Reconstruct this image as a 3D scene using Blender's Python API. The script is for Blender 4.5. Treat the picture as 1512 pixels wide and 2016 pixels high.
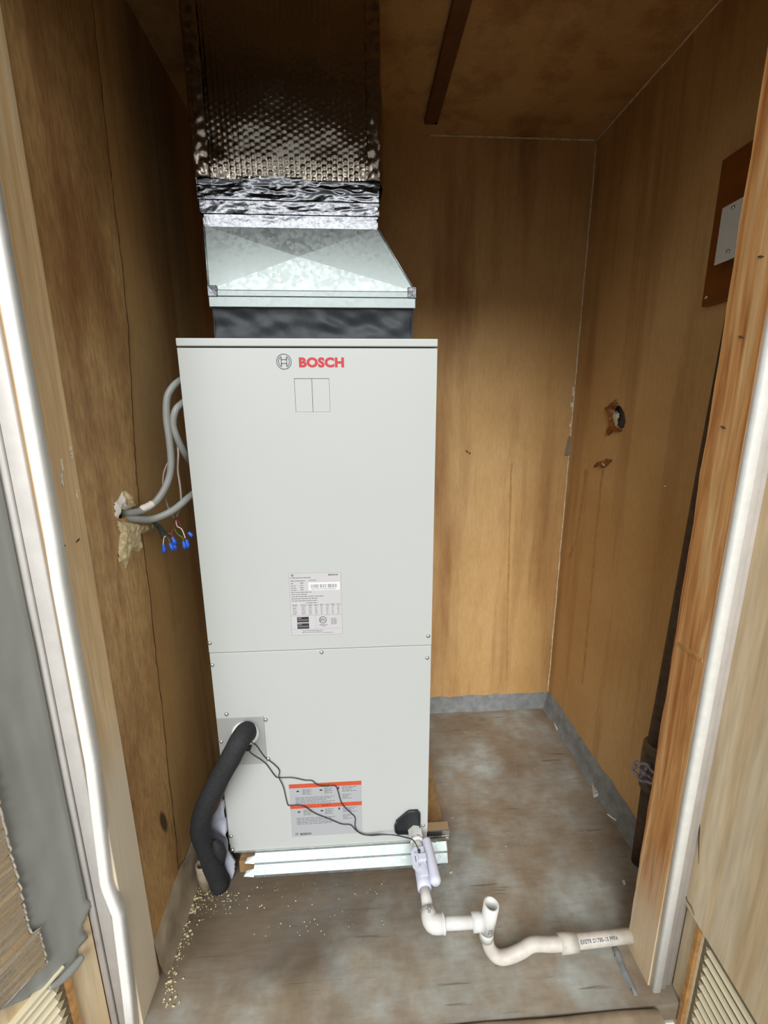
import bpy, bmesh, math, random
from mathutils import Vector, Matrix, noise
for o in list(bpy.data.objects): bpy.data.objects.remove(o, do_unlink=True)
S = bpy.context.scene; COL = S.collection
random.seed(7)
# ------------------------------------------------------------------ camera
F_PX, YAW, PITCH, ROLL = 861.7, .0585, .2261, -.0059
CAM = Vector((.1007, -1.0123, 1.294))
_cy, _sy, _cp, _sp = math.cos(YAW), math.sin(YAW), math.cos(PITCH), math.sin(PITCH)
FW = Vector((_sy*_cp, _cy*_cp, -_sp)); _r = Vector((_cy, -_sy, 0)); _u = _r.cross(FW)
RT = _r*math.cos(ROLL)+_u*math.sin(ROLL); UP = -_r*math.sin(ROLL)+_u*math.cos(ROLL)
cd = bpy.data.cameras.new('camera'); cam = bpy.data.objects.new('camera', cd); COL.objects.link(cam)
cd.sensor_fit = 'HORIZONTAL'; cd.sensor_width = 36; cd.lens = F_PX/1512*36; cd.clip_start = .02
m = Matrix((RT, UP, -FW)).transposed().to_4x4(); m.translation = CAM; cam.matrix_world = m
S.camera = cam
# ------------------------------------------------------------------ sky and exposure
wd = bpy.data.worlds.new('overcast_sky'); S.world = wd; wd.use_nodes = True
bg = wd.node_tree.nodes['Background']; bg.inputs[0].default_value = (.90, .97, 1.0, 1); bg.inputs[1].default_value = .95
sl_ = bpy.data.lights.new('hazy_sun_offscreen', 'SUN'); sl_.energy = 4.8; sl_.angle = math.radians(44); sl_.color = (.985, 1, .995)
sun = bpy.data.objects.new('hazy_sun_offscreen', sl_); COL.objects.link(sun); sun.location = (1, -4, 4)
sun.rotation_euler = Vector((.11, 1, -.70)).to_track_quat('-Z', 'Y').to_euler()
S.view_settings.view_transform = 'Standard'; S.view_settings.look = 'None'
S.view_settings.exposure = -.2; S.view_settings.gamma = 1; S.view_settings.use_curve_mapping = False

# ------------------------------------------------------------------ pixel helpers
def ray(px, py): return FW + RT*((px-756)/F_PX) - UP*((py-1008)/F_PX)
def at(px, py, ax, v):
    d = ray(px, py); return CAM + d*((v-CAM[ax])/d[ax])
def X(px, py, v): return at(px, py, 0, v)
def Y(px, py, v): return at(px, py, 1, v)
def Z(px, py, v): return at(px, py, 2, v)

# ------------------------------------------------------------------ materials
def hexc(h):
    c = [int(h[i:i+2], 16)/255 for i in (0, 2, 4)]
    return tuple(x/12.92 if x <= .04045 else ((x+.055)/1.055)**2.4 for x in c)+(1,)
class NT:
    def __init__(s, name):
        s.m = bpy.data.materials.new(name); s.m.use_nodes = True; s.t = s.m.node_tree
        s.b = s.t.nodes['Principled BSDF']; s.tc = s.n('ShaderNodeTexCoord')
    def n(s, k, **kw):
        o = s.t.nodes.new(k)
        for a, v in kw.items(): setattr(o, a, v)
        return o
    def l(s, a, b): s.t.links.new(a, b)
    def noise(s, scale, vec=(1, 1, 1), detail=4, rough=.55, loc=(0, 0, 0), dist=0):
        mp = s.n('ShaderNodeMapping'); mp.inputs['Scale'].default_value = vec; mp.inputs['Location'].default_value = loc
        s.l(s.tc.outputs['Object'], mp.inputs[0])
        t = s.n('ShaderNodeTexNoise'); t.inputs['Scale'].default_value = scale; t.inputs['Detail'].default_value = detail
        t.inputs['Roughness'].default_value = rough; t.inputs['Distortion'].default_value = dist
        s.l(mp.outputs[0], t.inputs['Vector']); return t.outputs['Fac']
    def ramp(s, fac, stops):
        r = s.n('ShaderNodeValToRGB'); e = r.color_ramp.elements
        while len(e) < len(stops): e.new(.5)
        for i, (p, c) in enumerate(stops): e[i].position = p; e[i].color = c
        s.l(fac, r.inputs[0]); return r.outputs[0]
    def mix(s, fac, a, b, mode='MIX'):
        x = s.n('ShaderNodeMix', data_type='RGBA', blend_type=mode)
        for v, i in ((fac, 0), (a, 6), (b, 7)):
            if hasattr(v, 'is_linked') or hasattr(v, 'links'): s.l(v, x.inputs[i])
            else: x.inputs[i].default_value = v
        return x.outputs[2]
    def math(s, op, a, b=None):
        x = s.n('ShaderNodeMath', operation=op)
        for v, i in ((a, 0), (b, 1)):
            if v is None: continue
            if hasattr(v, 'links'): s.l(v, x.inputs[i])
            else: x.inputs[i].default_value = v
        return x.outputs[0]
    def sep(s):
        x = s.n('ShaderNodeSeparateXYZ'); s.l(s.tc.outputs['Object'], x.inputs[0]); return x.outputs
    def out(s, col, rough=.6, metal=0, bump=None, bs=.3, bd=.002, spec=None):
        if hasattr(col, 'links'): s.l(col, s.b.inputs['Base Color'])
        else: s.b.inputs['Base Color'].default_value = col
        if hasattr(rough, 'links'): s.l(rough, s.b.inputs['Roughness'])
        else: s.b.inputs['Roughness'].default_value = rough
        s.b.inputs['Metallic'].default_value = metal
        if spec is not None: s.b.inputs['Specular IOR Level'].default_value = spec
        if bump is not None:
            k = s.n('ShaderNodeBump'); k.inputs['Strength'].default_value = bs; k.inputs['Distance'].default_value = bd
            s.l(bump, k.inputs['Height']); s.l(k.outputs[0], s.b.inputs['Normal'])
        return s.m
G = lambda v: (v, v, v, 1)
def plain(name, h, rough=.5, metal=0, var=.12, scale=30, bs=.15, spec=None):
    t = NT(name); f = t.noise(scale); c = hexc(h)
    lo = tuple(x*(1-var) for x in c[:3])+(1,); hi = tuple(min(1, x*(1+var)) for x in c[:3])+(1,)
    return t.out(t.ramp(f, [(.3, lo), (.7, hi)]), rough, metal, f, bs, .001, spec)
def hardboard(name, fib=0., stain=0., tone=None):
    t = NT(name)
    a = t.noise(1.6, detail=5); base = t.ramp(a, [(.3, hexc('bc9058')), (.52, hexc('caa26c')), (.72, hexc('d2ac78'))])
    if tone: base = t.mix(1, base, hexc(tone), 'MULTIPLY')
    st = t.noise(9, (1, 1, .07), 5, .6); base = t.mix(.4, base, t.ramp(st, [(.34, hexc('9a6a3c')), (.5, G(1)), (1, G(1))]), 'MULTIPLY')
    rs = t.noise(5, (1, 1, .16), 4, .6, (3, 1, 2)); k = t.ramp(rs, [(.56, G(0)), (.74, G(1))])
    base = t.mix(t.math('MULTIPLY', k, .55), base, hexc('7f4016'))
    fi = t.noise(150, (1, 1, .22), 3, .6); fr = t.ramp(fi, [(.3, G(1-.12-fib)), (.65, G(1.0))])
    base = t.mix(1, base, fr, 'MULTIPLY')
    if stain:
        sm = t.noise(3.2, (1, 1, .5), 6, .65, (7, 4, 1)); k2 = t.ramp(sm, [(.5, G(0)), (.66, G(1))])
        base = t.mix(t.math('MULTIPLY', k2, stain), base, hexc('6d3a17'))
    if fib:   # scorched oval low on the left wall
        o = t.sep(); c = at(322, 1618, 0, -.391)
        ey = t.math('DIVIDE', t.math('ADD', t.math('SUBTRACT', o[1], c.y), t.math('MULTIPLY', t.math('SUBTRACT', o[2], c.z), .25)), .016); ez = t.math('DIVIDE', t.math('SUBTRACT', o[2], c.z), .045)
        r = t.math('ADD', t.math('POWER', ey, 2), t.math('POWER', ez, 2)); k3 = t.ramp(r, [(.35, G(1)), (1, G(0))])
        base = t.mix(t.math('MULTIPLY', k3, .85), base, hexc('3a2c24'))
    return t.out(base, .62, 0, fi, .25, .0012, .25)
M = {}
M['board'] = hardboard('brown_hardboard'); M['board_fib'] = hardboard('fibrous_hardboard', .22, .5); M['board_ceil'] = hardboard('ceiling_board', 0, .2)
def jamb(name, c1, c2, c3, pale, pz, gs=14):
    t = NT(name); g = t.noise(gs, (1, 1, .05), 6, .62, dist=.8); f = t.noise(90, (1, 1, .08), 3)
    col = t.ramp(g, [(.3, hexc(c1)), (.5, hexc(c2)), (.72, hexc(c3))])
    col = t.mix(.5, col, t.ramp(f, [(.3, G(.6)), (.65, G(1))]), 'MULTIPLY')
    z = t.sep()[2]; p = t.noise(3.5, (1, 1, .5), 4); zz = t.math('ADD', z, t.math('MULTIPLY', p, .5))
    k = t.ramp(zz, [(max(0, pz-.08), G(1)), (pz+.1, G(0))]); col = t.mix(t.math('MULTIPLY', k, .85), col, hexc(pale))
    return t.out(col, .6, 0, g, .4, .002, .3)
M['jamb_raw'] = jamb('raw_jamb_wood', '9c5a2a', 'cf955a', 'e6c28e', 'd6c2a4', .54, 48)
M['jamb_tan'] = jamb('tan_painted_jamb', 'd0a674', 'e6c494', 'f0d8b2', 'dfd2bc', .86, 30)
M['door'] = jamb('tan_door_panel', 'cdaa7c', 'e2cba6', 'ecdec4', 'd8bc92', .3)
M['edgewood'] = plain('bare_wood_edge', 'b5854e', .6, var=.3, scale=60)
M['white_trim'] = plain('chalky_white_trim', 'dedcd6', .5, var=.05, scale=60, bs=.3)
M['grey_trim'] = plain('aged_grey_trim', 'c6c0ba', .45, var=.06)
M['unit'] = plain('light_grey_enamel', 'b0b2af', .42, var=.012, scale=3, bs=.0)
M['red_ink'] = plain('red_ink', 'b3202b', .5, var=0); M['grey_ink'] = plain('grey_ink', '5a5c60', .5, var=0); M['black_ink'] = plain('black_ink', '2c2c2e', .5, var=0)
M['pale_ink'] = plain('pale_grey_ink', '6c6c70', .5, var=0)
M['label'] = plain('satin_label', 'b8b5b6', .35, var=.015, scale=8, bs=0); M['label_white'] = plain('white_sticker', 'dedede', .4, var=0)
M['label_grey'] = plain('grey_label', 'a0a1a4', .3, var=.02, scale=8, bs=0); M['orange'] = plain('orange_band', 'b94c32', .45, var=.03)
M['screw'] = plain('zinc_screw', 'c9c9c4', .25, .85, var=.05)
def galv(name, c1, c2, rough):
    t = NT(name); v = t.n('ShaderNodeTexVoronoi'); v.inputs['Scale'].default_value = 120; t.l(t.tc.outputs['Object'], v.inputs['Vector'])
    n = t.noise(12, detail=5); hs = t.n('ShaderNodeSeparateColor'); t.l(v.outputs['Color'], hs.inputs[0])
    f = t.math('ADD', t.math('MULTIPLY', hs.outputs[0], .5), t.math('MULTIPLY', n, .5))
    r = t.ramp(f, [(.2, G(rough-.08)), (.8, G(rough+.1))])
    return t.out(t.ramp(f, [(.2, hexc(c1)), (.8, hexc(c2))]), r, .8, f, .06, .001)
M['galv'] = galv('galvanised_steel', '6f7779', '878f90', .45); M['galv_bright'] = galv('bright_galvanised', '848b8a', '9aa2a0', .48)
def foil(name, c, rough, bs, sc):
    t = NT(name); n = t.noise(sc, detail=6, rough=.6); n2 = t.noise(sc*3.2, detail=3)
    return t.out(hexc(c), t.ramp(n2, [(.3, G(rough*.6)), (.7, G(rough*1.5))]), 1, n, bs, .004)
M['foil'] = foil('foil_bubble_wrap', '948a7e', .2, .25, 60); M['tape'] = foil('foil_tape', '5e5f62', .18, .3, 45)
M['canvas'] = plain('black_canvas', '1f2428', .55, var=.25, scale=90, bs=.3, spec=.4)
M['rubber'] = plain('black_foam_rubber', '29292b', .75, var=.2, scale=120, bs=.5, spec=.25)
M['gloss_black'] = plain('black_plastic', '1e2224', .35, var=.1)
M['blackwire'] = plain('black_wire', '2a2a2c', .45)
M['pvc'] = plain('white_pvc', 'cac8c4', .35, var=.035, scale=25, bs=.05)
M['pvc_old'] = plain('dusty_pvc', 'bdb6ac', .5, var=.14, scale=40, bs=.2); M['pvc_dirty'] = plain('dirty_pvc', '9c8e78', .6, var=.25, scale=40)
M['plastic'] = plain('bluish_white_plastic', 'c2c3d2', .3, var=.02)
M['film'] = plain('white_film', 'a4a7b3', .35, var=.06, scale=20)
M['copper'] = plain('dull_copper', '6a4a2c', .4, .6)
M['cable'] = plain('grey_cable', '8f908b', .45, var=.06); M['cable_paint'] = plain('white_paint_smear', 'ded6cc', .6)
M['thinwire'] = plain('pinkish_wire', 'a0928a', .5); M['darkwire'] = plain('teal_black_wire', '2b3a3e', .5)
M['redwire'] = plain('red_brown_wire', '7a2f24', .5); M['greenwire'] = plain('green_wire', '5f7a3c', .5); M['whitewire'] = plain('white_wire', 'ddd6cf', .5)
M['blue'] = plain('blue_crimp', '2f5fd0', .3, var=.1)
M['foamy'] = plain('cream_foam', 'c9b68c', .7, var=.3, scale=120, bs=.6); M['plaster'] = plain('white_plaster', 'e0d8cb', .7, var=.12, scale=90, bs=.4)
M['rust'] = plain('rusty_dark_pipe', '4a3826', .7, var=.4, scale=50, bs=.5); M['valve'] = plain('grey_handwheel', '8a8590', .5, .3, var=.2, scale=70)  # pipe rust, also the brown of the nail-hole pegs and door cracks
M['rustbody'] = plain('olive_iron', '5c4f38', .65, var=.35, scale=60, bs=.4)
M['platewhite'] = plain('pale_cover_plate', 'd6d6d2', .4, var=.03)
M['darkboard'] = plain('varnished_board', '7a4413', .45, var=.2, scale=14)
M['plywood'] = jamb('platform_plywood', '7d6140', '957650', 'ab8d62', '8f7450', .05)
M['concrete'] = plain('grey_mortar', '7c7e7d', .85, var=.22, scale=30, bs=.6); M['concrete_brown'] = plain('brown_mortar', '93826b', .85, var=.25, scale=18, bs=.6)
M['grit'] = plain('cream_crumbs', 'c4b68e', .7, var=.25, scale=200); M['scrap'] = plain('white_scrap', 'e6e2da', .5)
M['clear_scrap'] = plain('dull_clear_scrap', 'a89f90', .3)
M['cream'] = plain('cream_slat', 'e8dcbc', .35, var=.04); M['louver_frame'] = plain('olive_louver_frame', '776f59', .5, var=.12)
M['greysheet'] = plain('grey_foil_backing', '93948f', .38, var=.1, scale=6, bs=.1, spec=.6)
M['doorfoil'] = foil('crinkled_door_foil', 'f0e8dc', .16, .3, 70)
M['plate_grey'] = plain('dull_plate', 'a3a4a1', .45, .25, var=.06, scale=14, bs=0)
M['batten'] = plain('dark_batten', '6b4526', .6, var=.2)
M['chrome'] = plain('shiny_rail', 'd6d8d8', .16, .95, var=.05)
def floor_mat():
    t = NT('weathered_painted_floor'); o = t.sep()
    a = t.noise(4.2, detail=6, rough=.62); b = t.noise(9, detail=6, rough=.6, loc=(4, 2, 0)); f = t.noise(70, (.25, 1, 1), 4)
    col = t.ramp(a, [(.36, hexc('8a7a66')), (.47, hexc('9d9282')), (.56, hexc('a6a69d')), (.68, hexc('b9bdb8'))])
    k = t.ramp(b, [(.5, G(0)), (.66, G(1))]); col = t.mix(t.math('MULTIPLY', k, .6), col, hexc('8f7d66'))
    # old damp dirt spread in front of and beside the platform
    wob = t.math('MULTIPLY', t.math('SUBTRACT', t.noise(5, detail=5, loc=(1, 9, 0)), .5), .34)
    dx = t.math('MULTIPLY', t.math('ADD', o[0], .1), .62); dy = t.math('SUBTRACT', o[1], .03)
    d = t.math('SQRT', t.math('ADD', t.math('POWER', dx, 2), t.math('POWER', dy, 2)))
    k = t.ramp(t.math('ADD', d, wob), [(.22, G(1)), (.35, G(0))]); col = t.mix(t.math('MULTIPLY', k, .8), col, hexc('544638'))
    k = t.ramp(t.noise(2.6, detail=6, rough=.6, loc=(6, 3, 0)), [(.45, G(0)), (.6, G(1))]); col = t.mix(t.math('MULTIPLY', k, .45), col, hexc('7d6b57'))
    col = t.mix(.5, col, t.ramp(f, [(.3, G(.72)), (.6, G(1))]), 'MULTIPLY'); col = t.mix(1, col, G(.86), 'MULTIPLY')
    sc_ = t.noise(11, (.5, 7, 1), 3, .5, (2, 7, 0)); col = t.mix(t.math('MULTIPLY', t.ramp(sc_, [(.66, G(0)), (.72, G(1))]), .6), col, hexc('55483a'))
    return t.out(col, t.ramp(a, [(.3, G(.6)), (.7, G(.45))]), 0, f, .35, .0015, .4)
M['floor'] = floor_mat()
M['ground'] = plain('outdoor_concrete', '6b6761', .9, var=.1, scale=4); M['stucco'] = plain('outdoor_stucco', 'b9ab98', .9, var=.08, scale=40)

# ------------------------------------------------------------------ mesh helpers
def wloc(o):
    v = Vector((0, 0, 0))
    while o: v += o.location; o = o.parent
    return v
def link(name, me, mat, parent=None, smooth=False, origin=None):
    if mat: me.materials.append(M[mat])
    if smooth:
        for p in me.polygons: p.use_smooth = True
    o = bpy.data.objects.new(name, me); COL.objects.link(o)
    if parent is not None:
        me.transform(Matrix.Translation(-wloc(parent))); o.parent = parent
    elif origin is not None:
        me.transform(Matrix.Translation(-Vector(origin))); o.location = origin
    return o
def build(name, bm, mat, parent=None, smooth=False, base=False):
    bmesh.ops.recalc_face_normals(bm, faces=bm.faces)
    me = bpy.data.meshes.new(name); bm.to_mesh(me); bm.free()
    org = None
    if base and parent is None:
        xs = [v.co for v in me.vertices]
        org = Vector(((min(v.x for v in xs)+max(v.x for v in xs))/2, (min(v.y for v in xs)+max(v.y for v in xs))/2, min(v.z for v in xs)))
    return link(name, me, mat, parent, smooth, org)
def tag(o, label, cat, group=None, kind=None):
    o['label'] = label; o['category'] = cat
    if group: o['group'] = group
    if kind: o['kind'] = kind
    return o
def struct(o, label=None, cat=None):
    o['kind'] = 'structure'
    if label: o['label'] = label
    if cat: o['category'] = cat
    return o
def thing(name, label, cat, loc, group=None):
    o = bpy.data.objects.new(name, None); COL.objects.link(o); o.location = loc; o.empty_display_size = .05
    return tag(o, label, cat, group)
def box(bm, x0, x1, y0, y1, z0, z1, bev=0):
    r = bmesh.ops.create_cube(bm, size=1); vs = r['verts']
    for v in vs: v.co = Vector((x0+(v.co.x+.5)*(x1-x0), y0+(v.co.y+.5)*(y1-y0), z0+(v.co.z+.5)*(z1-z0)))
    if bev:
        es = {e for v in vs for e in v.link_edges}
        bmesh.ops.bevel(bm, geom=list(es), offset=bev, segments=2, affect='EDGES', profile=.5)
    return bm
def BX(*a, **k): return box(bmesh.new(), *a, **k)
def prism(bm, pts, off):
    """polygon pts (3D) thickened by vector off"""
    off = Vector(off); a = [bm.verts.new(p) for p in pts]; b = [bm.verts.new(Vector(p)+off) for p in pts]
    bm.faces.new(a); bm.faces.new(b[::-1]); n = len(pts)
    for i in range(n): bm.faces.new((a[i], a[(i+1) % n], b[(i+1) % n], b[i]))
    return bm
def smooth_path(pts, n=8):
    pts = [Vector(p) for p in pts]; out = []
    for i in range(len(pts)-1):
        p0 = pts[max(i-1, 0)]; p1 = pts[i]; p2 = pts[i+1]; p3 = pts[min(i+2, len(pts)-1)]
        for k in range(n):
            t = k/n; out.append(.5*((2*p1)+(p2-p0)*t+(2*p0-5*p1+4*p2-p3)*t*t+(3*p1-p0-3*p2+p3)*t**3))
    return out+[pts[-1]]
def tube(bm, path, rad, seg=16, caps=True, inner=None, wob=0):
    path = [Vector(p) for p in path]; n = len(path); rings = []; inn = []
    nrm = None
    for i, p in enumerate(path):
        d = (path[min(i+1, n-1)]-path[max(i-1, 0)]).normalized()
        if nrm is None:
            nrm = d.orthogonal().normalized()
        else:
            nrm = (nrm-d*nrm.dot(d)).normalized()
        b = d.cross(nrm); r = rad[i] if isinstance(rad, (list, tuple)) else rad
        if wob: r *= 1+wob*noise.noise(p*35)
        ring = [p+(nrm*math.cos(2*math.pi*k/seg)+b*math.sin(2*math.pi*k/seg))*r for k in range(seg)]
        rings.append([bm.verts.new(c) for c in ring])
        if inner: inn.append([bm.verts.new(p+(c-p)*(inner/r)) for c in ring])
    def skin(R):
        for i in range(n-1):
            for k in range(seg): bm.faces.new((R[i][k], R[i][(k+1) % seg], R[i+1][(k+1) % seg], R[i+1][k]))
    skin(rings)
    if inner:
        skin(inn)
        for e in (0, n-1):
            for k in range(seg): bm.faces.new((rings[e][k], rings[e][(k+1) % seg], inn[e][(k+1) % seg], inn[e][k]))
    elif caps:
        bm.faces.new(rings[0]); bm.faces.new(rings[-1][::-1])
    return bm
def cyl(bm, a, b, r, seg=20, inner=None): return tube(bm, [a, b], r, seg, True, inner)
def grid(bm, nu, nv, fn):
    vs = [[bm.verts.new(fn(i/nu, j/nv)) for j in range(nv+1)] for i in range(nu+1)]
    for i in range(nu):
        for j in range(nv): bm.faces.new((vs[i][j], vs[i+1][j], vs[i+1][j+1], vs[i][j+1]))
    return vs
def inpoly(x, y, P):
    c = False; j = len(P)-1
    for i in range(len(P)):
        if (P[i][1] > y) != (P[j][1] > y) and x < (P[j][0]-P[i][0])*(y-P[i][1])/(P[j][1]-P[i][1])+P[i][0]: c = not c
        j = i
    return c
def edist(x, y, P):
    m = 9
    for i in range(len(P)):
        ax, ay = P[i-1][:2]; bx, by = P[i][:2]; L = (bx-ax)**2+(by-ay)**2
        t = 0 if L == 0 else max(0, min(1, ((x-ax)*(bx-ax)+(y-ay)*(by-ay))/L)); m = min(m, math.hypot(x-ax-t*(bx-ax), y-ay-t*(by-ay)))
    return m
def patch(bm, P, fr, res, h):
    """raised lumpy patch: polygon P in (u,v); fr(u,v,height)->3D; h(u,v,edge distance)->height"""
    u0 = min(p[0] for p in P); u1 = max(p[0] for p in P); v0 = min(p[1] for p in P); v1 = max(p[1] for p in P)
    nu = max(2, int((u1-u0)/res)); nv = max(2, int((v1-v0)/res)); V = {}
    def vert(i, j):
        if (i, j) not in V:
            u = u0+(u1-u0)*i/nu; v = v0+(v1-v0)*j/nv; k = inpoly(u, v, P)
            V[i, j] = bm.verts.new(fr(u, v, h(u, v, edist(u, v, P)) if k else -.001))
        return V[i, j]
    for i in range(nu):
        for j in range(nv):
            u = u0+(u1-u0)*(i+.5)/nu; v = v0+(v1-v0)*(j+.5)/nv
            if inpoly(u, v, P): bm.faces.new((vert(i, j), vert(i+1, j), vert(i+1, j+1), vert(i, j+1)))
    return bm
def text_mesh(s, size, off=0.0, width=None, height=None):
    cu = bpy.data.curves.new('t', 'FONT'); cu.body = s; cu.size = size; cu.offset = off; cu.extrude = 0; cu.resolution_u = 4; cu.space_character = 1.06
    o = bpy.data.objects.new('t', cu); COL.objects.link(o)
    dg = bpy.context.evaluated_depsgraph_get(); me = bpy.data.meshes.new_from_object(o.evaluated_get(dg))
    bpy.data.objects.remove(o); bpy.data.curves.remove(cu)
    xs = [v.co.x for v in me.vertices]; ys = [v.co.y for v in me.vertices]
    sx = width/(max(xs)-min(xs)) if width else 1; sy = height/(max(ys)-min(ys)) if height else sx
    if not width: sx = sy
    me.transform(Matrix.Diagonal((sx, sy, 1, 1)) @ Matrix.Translation((-min(xs), -min(ys), 0)))
    return me
def text_on(name, s, mat, parent, origin, ux, uy, size=.02, off=0, width=None, height=None):
    me = text_mesh(s, size, off, width, height); ux = Vector(ux); uy = Vector(uy); n = ux.cross(uy)
    m = Matrix((ux, uy, n)).transposed().to_4x4(); m.translation = Vector(origin); me.transform(m)
    return link(name, me, mat, parent)
def fill_holes(outer, holes):
    bm = bmesh.new(); es = []
    for loop in [outer]+holes:
        vs = [bm.verts.new(p) for p in loop]; es += [bm.edges.new((vs[i-1], vs[i])) for i in range(len(vs))]
    bmesh.ops.triangle_fill(bm, use_beauty=True, use_dissolve=False, edges=es); return bm
fbm = lambda p, o=4: noise.fractal(Vector(p), 1.0, 2.0, o)

# ================================================================== setting
XL, XR, YB, ZC = -.391, .933, .676, 2.19
YJ = -.225   # inner edge of the front wall
struct(build('floor', BX(XL-.1, XR+.1, -.345, YB+.1, -.05, 0), 'floor'), 'weathered grey and brown painted plywood closet floor', 'floor')
struct(build('ceiling', BX(XL-.1, XR+.1, -.31, YB+.1, ZC, ZC+.1), 'board_ceil'), 'brown board ceiling of the closet', 'ceiling')
struct(build('wall_back', BX(XL-.1, XR+.1, YB, YB+.1, -.05, ZC+.05), 'board'), 'brown hardboard back wall of the closet', 'wall')
# left wall: backing and two sheets that meet at a jagged crack
wl = struct(build('wall_left', BX(XL-.14, XL-.05, -.31, YB+.05, -.05, ZC+.05), 'board'), 'brown hardboard left wall with a long vertical crack', 'wall')
crk = [X(q[0], q[1], XL) for q in [(175, -60), (195, 130), (213, 300), (225, 400), (240, 520), (252, 640), (257, 740), (263, 860), (268, 930), (273, 990), (281, 1070), (292, 1150), (308, 1300), (320, 1400), (333, 1540), (345, 1640), (352, 1720)]]
cz = [(ZC+.02, crk[0].y)]+[(p.z, p.y) for p in crk if 0 < p.z < ZC]+[(-.02, -.066)]
jag = []
for (z0, y0), (z1, y1) in zip(cz, cz[1:]):
    for k in range(6):
        t = k/6; jag.append((z0+(z1-z0)*t, y0+(y1-y0)*t+random.uniform(-.0022, .0022)))
jag.append(cz[-1])
cable_hole = [X(*q, XL) for q in [(234, 998), (243, 1000), (249, 1009), (246, 1020), (235, 1021), (232, 1010)]]
for yo, mt, gap, xs in ((-.305, 'board_fib', -.0006, XL), (YB+.02, 'board', .0006, XL-.004)):   # the rear sheet sits 4 mm behind the front one
    loop = [Vector((xs, y+gap, z)) for z, y in jag]+[Vector((xs, yo, -.02)), Vector((xs, yo, ZC+.02))]
    bm = fill_holes(loop, [cable_hole] if yo < 0 else [])
    r = bmesh.ops.extrude_face_region(bm, geom=bm.faces[:])
    for v in r['geom']:
        if isinstance(v, bmesh.types.BMVert): v.co.x -= .007
    build('wall_panel', bm, mt, wl)
# reddish brown strip drawing the dark crack line along the joint of the two sheets
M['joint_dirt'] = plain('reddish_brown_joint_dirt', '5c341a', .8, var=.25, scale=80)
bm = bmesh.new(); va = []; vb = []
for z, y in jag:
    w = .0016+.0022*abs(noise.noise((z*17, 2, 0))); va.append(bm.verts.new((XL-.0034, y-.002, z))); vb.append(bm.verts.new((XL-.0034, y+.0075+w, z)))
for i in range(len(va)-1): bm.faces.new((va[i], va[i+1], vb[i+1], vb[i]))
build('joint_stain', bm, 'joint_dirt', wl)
# right wall with a torn hole
hole = [(p.y, p.z) for p in [X(*q, XR) for q in [(1206, 806), (1213, 796), (1222, 800), (1229, 812), (1232, 830), (1228, 842), (1219, 846), (1211, 838), (1207, 822)]]]
bm = fill_holes([(XR, -.31, -.05), (XR, YB+.05, -.05), (XR, YB+.05, ZC+.05), (XR, -.31, ZC+.05)], [[(XR, y, z) for y, z in hole]])
r = bmesh.ops.extrude_face_region(bm, geom=bm.faces[:])
for v in r['geom']:
    if isinstance(v, bmesh.types.BMVert): v.co.x += .008
wr = struct(build('wall_right', bm, 'board'), 'brown hardboard right wall with torn holes', 'wall')
build('wall_backing', BX(XR+.035, XR+.1, -.31, YB+.05, -.05, ZC+.05), 'concrete_brown', wr)
P = [(p.y, p.z) for p in [X(*q, XR) for q in [(1191, 803), (1200, 799), (1214, 786), (1218, 798), (1208, 806), (1207, 824), (1212, 840), (1226, 846), (1222, 851), (1207, 850), (1199, 858), (1196, 848), (1203, 836), (1200, 815)]]]
build('torn_flap', patch(bmesh.new(), P, lambda u, v, h: Vector((XR-h, u, v)), .004, lambda u, v, d: .003+min(.012, d*.9)+.006*abs(fbm((u*60, v*60, 1)))), 'darkboard', wr)
P = [(p.y, p.z) for p in [X(*q, XR+.02) for q in [(1209, 812), (1214, 808), (1219, 815), (1214, 838), (1209, 830)]]]
build('plaster_chip', patch(bmesh.new(), P, lambda u, v, h: Vector((XR+.02-h, u, v)), .004, lambda u, v, d: min(.01, d*.6)), 'plaster', wr)
P = [(p.y, p.z) for p in [X(*q, XR) for q in [(1170, 919), (1176, 910), (1186, 908), (1196, 903), (1206, 906), (1200, 912), (1194, 919), (1187, 922), (1180, 914), (1173, 921)]]]
build('torn_flap', patch(bmesh.new(), P, lambda u, v, h: Vector((XR-h, u, v)), .004, lambda u, v, d: .002+min(.009, d*.9)+.006*abs(fbm((u*70, v*70, 5)))), 'darkboard', wr)
P = [(p.y, p.z) for p in [X(*q, XR) for q in [(1190, 908), (1195, 906), (1197, 912), (1193, 919), (1189, 916)]]]
build('plaster_chip', patch(bmesh.new(), P, lambda u, v, h: Vector((XR-.004-h, u, v)), .003, lambda u, v, d: .002+min(.008, d)), 'foamy', wr)
M['drip'] = plain('brown_drip_stain', 'b08450', .6, var=.2, scale=40)
def drip(parent, pts, pj, w):
    P3 = [pj(*q) for q in pts]; L_ = []; R_ = []
    for i, p in enumerate(P3):
        ww = w*(.4+.6*abs(math.sin(i*1.7+1)))
        t = Vector((0, 1, 0)) if pj is XW else Vector((1, 0, 0)); L_.append(p-t*ww/2); R_.append(p+t*ww/2)
    bm = bmesh.new(); off = Vector((-.0006, 0, 0)) if pj is XW else Vector((0, -.0006, 0))
    a = [bm.verts.new(p+off) for p in L_]; b = [bm.verts.new(p+off) for p in R_]
    for i in range(len(a)-1): bm.faces.new((a[i], a[i+1], b[i+1], b[i]))
    build('drip_stain', bm, 'drip', parent)
XW = lambda px, py: X(px, py, XR)
YW = lambda px, py: Y(px, py, YB)
wb = bpy.data.objects['wall_back']
drip(wb, [(1008, 912), (1006, 930), (1005, 980), (1003, 1050), (1001, 1130), (999, 1220), (997, 1340)], YW, .009)
drip(wr, [(1188, 922), (1182, 960), (1178, 1000), (1172, 1060), (1168, 1120), (1160, 1200), (1152, 1290), (1146, 1345)], XW, .016)
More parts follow.
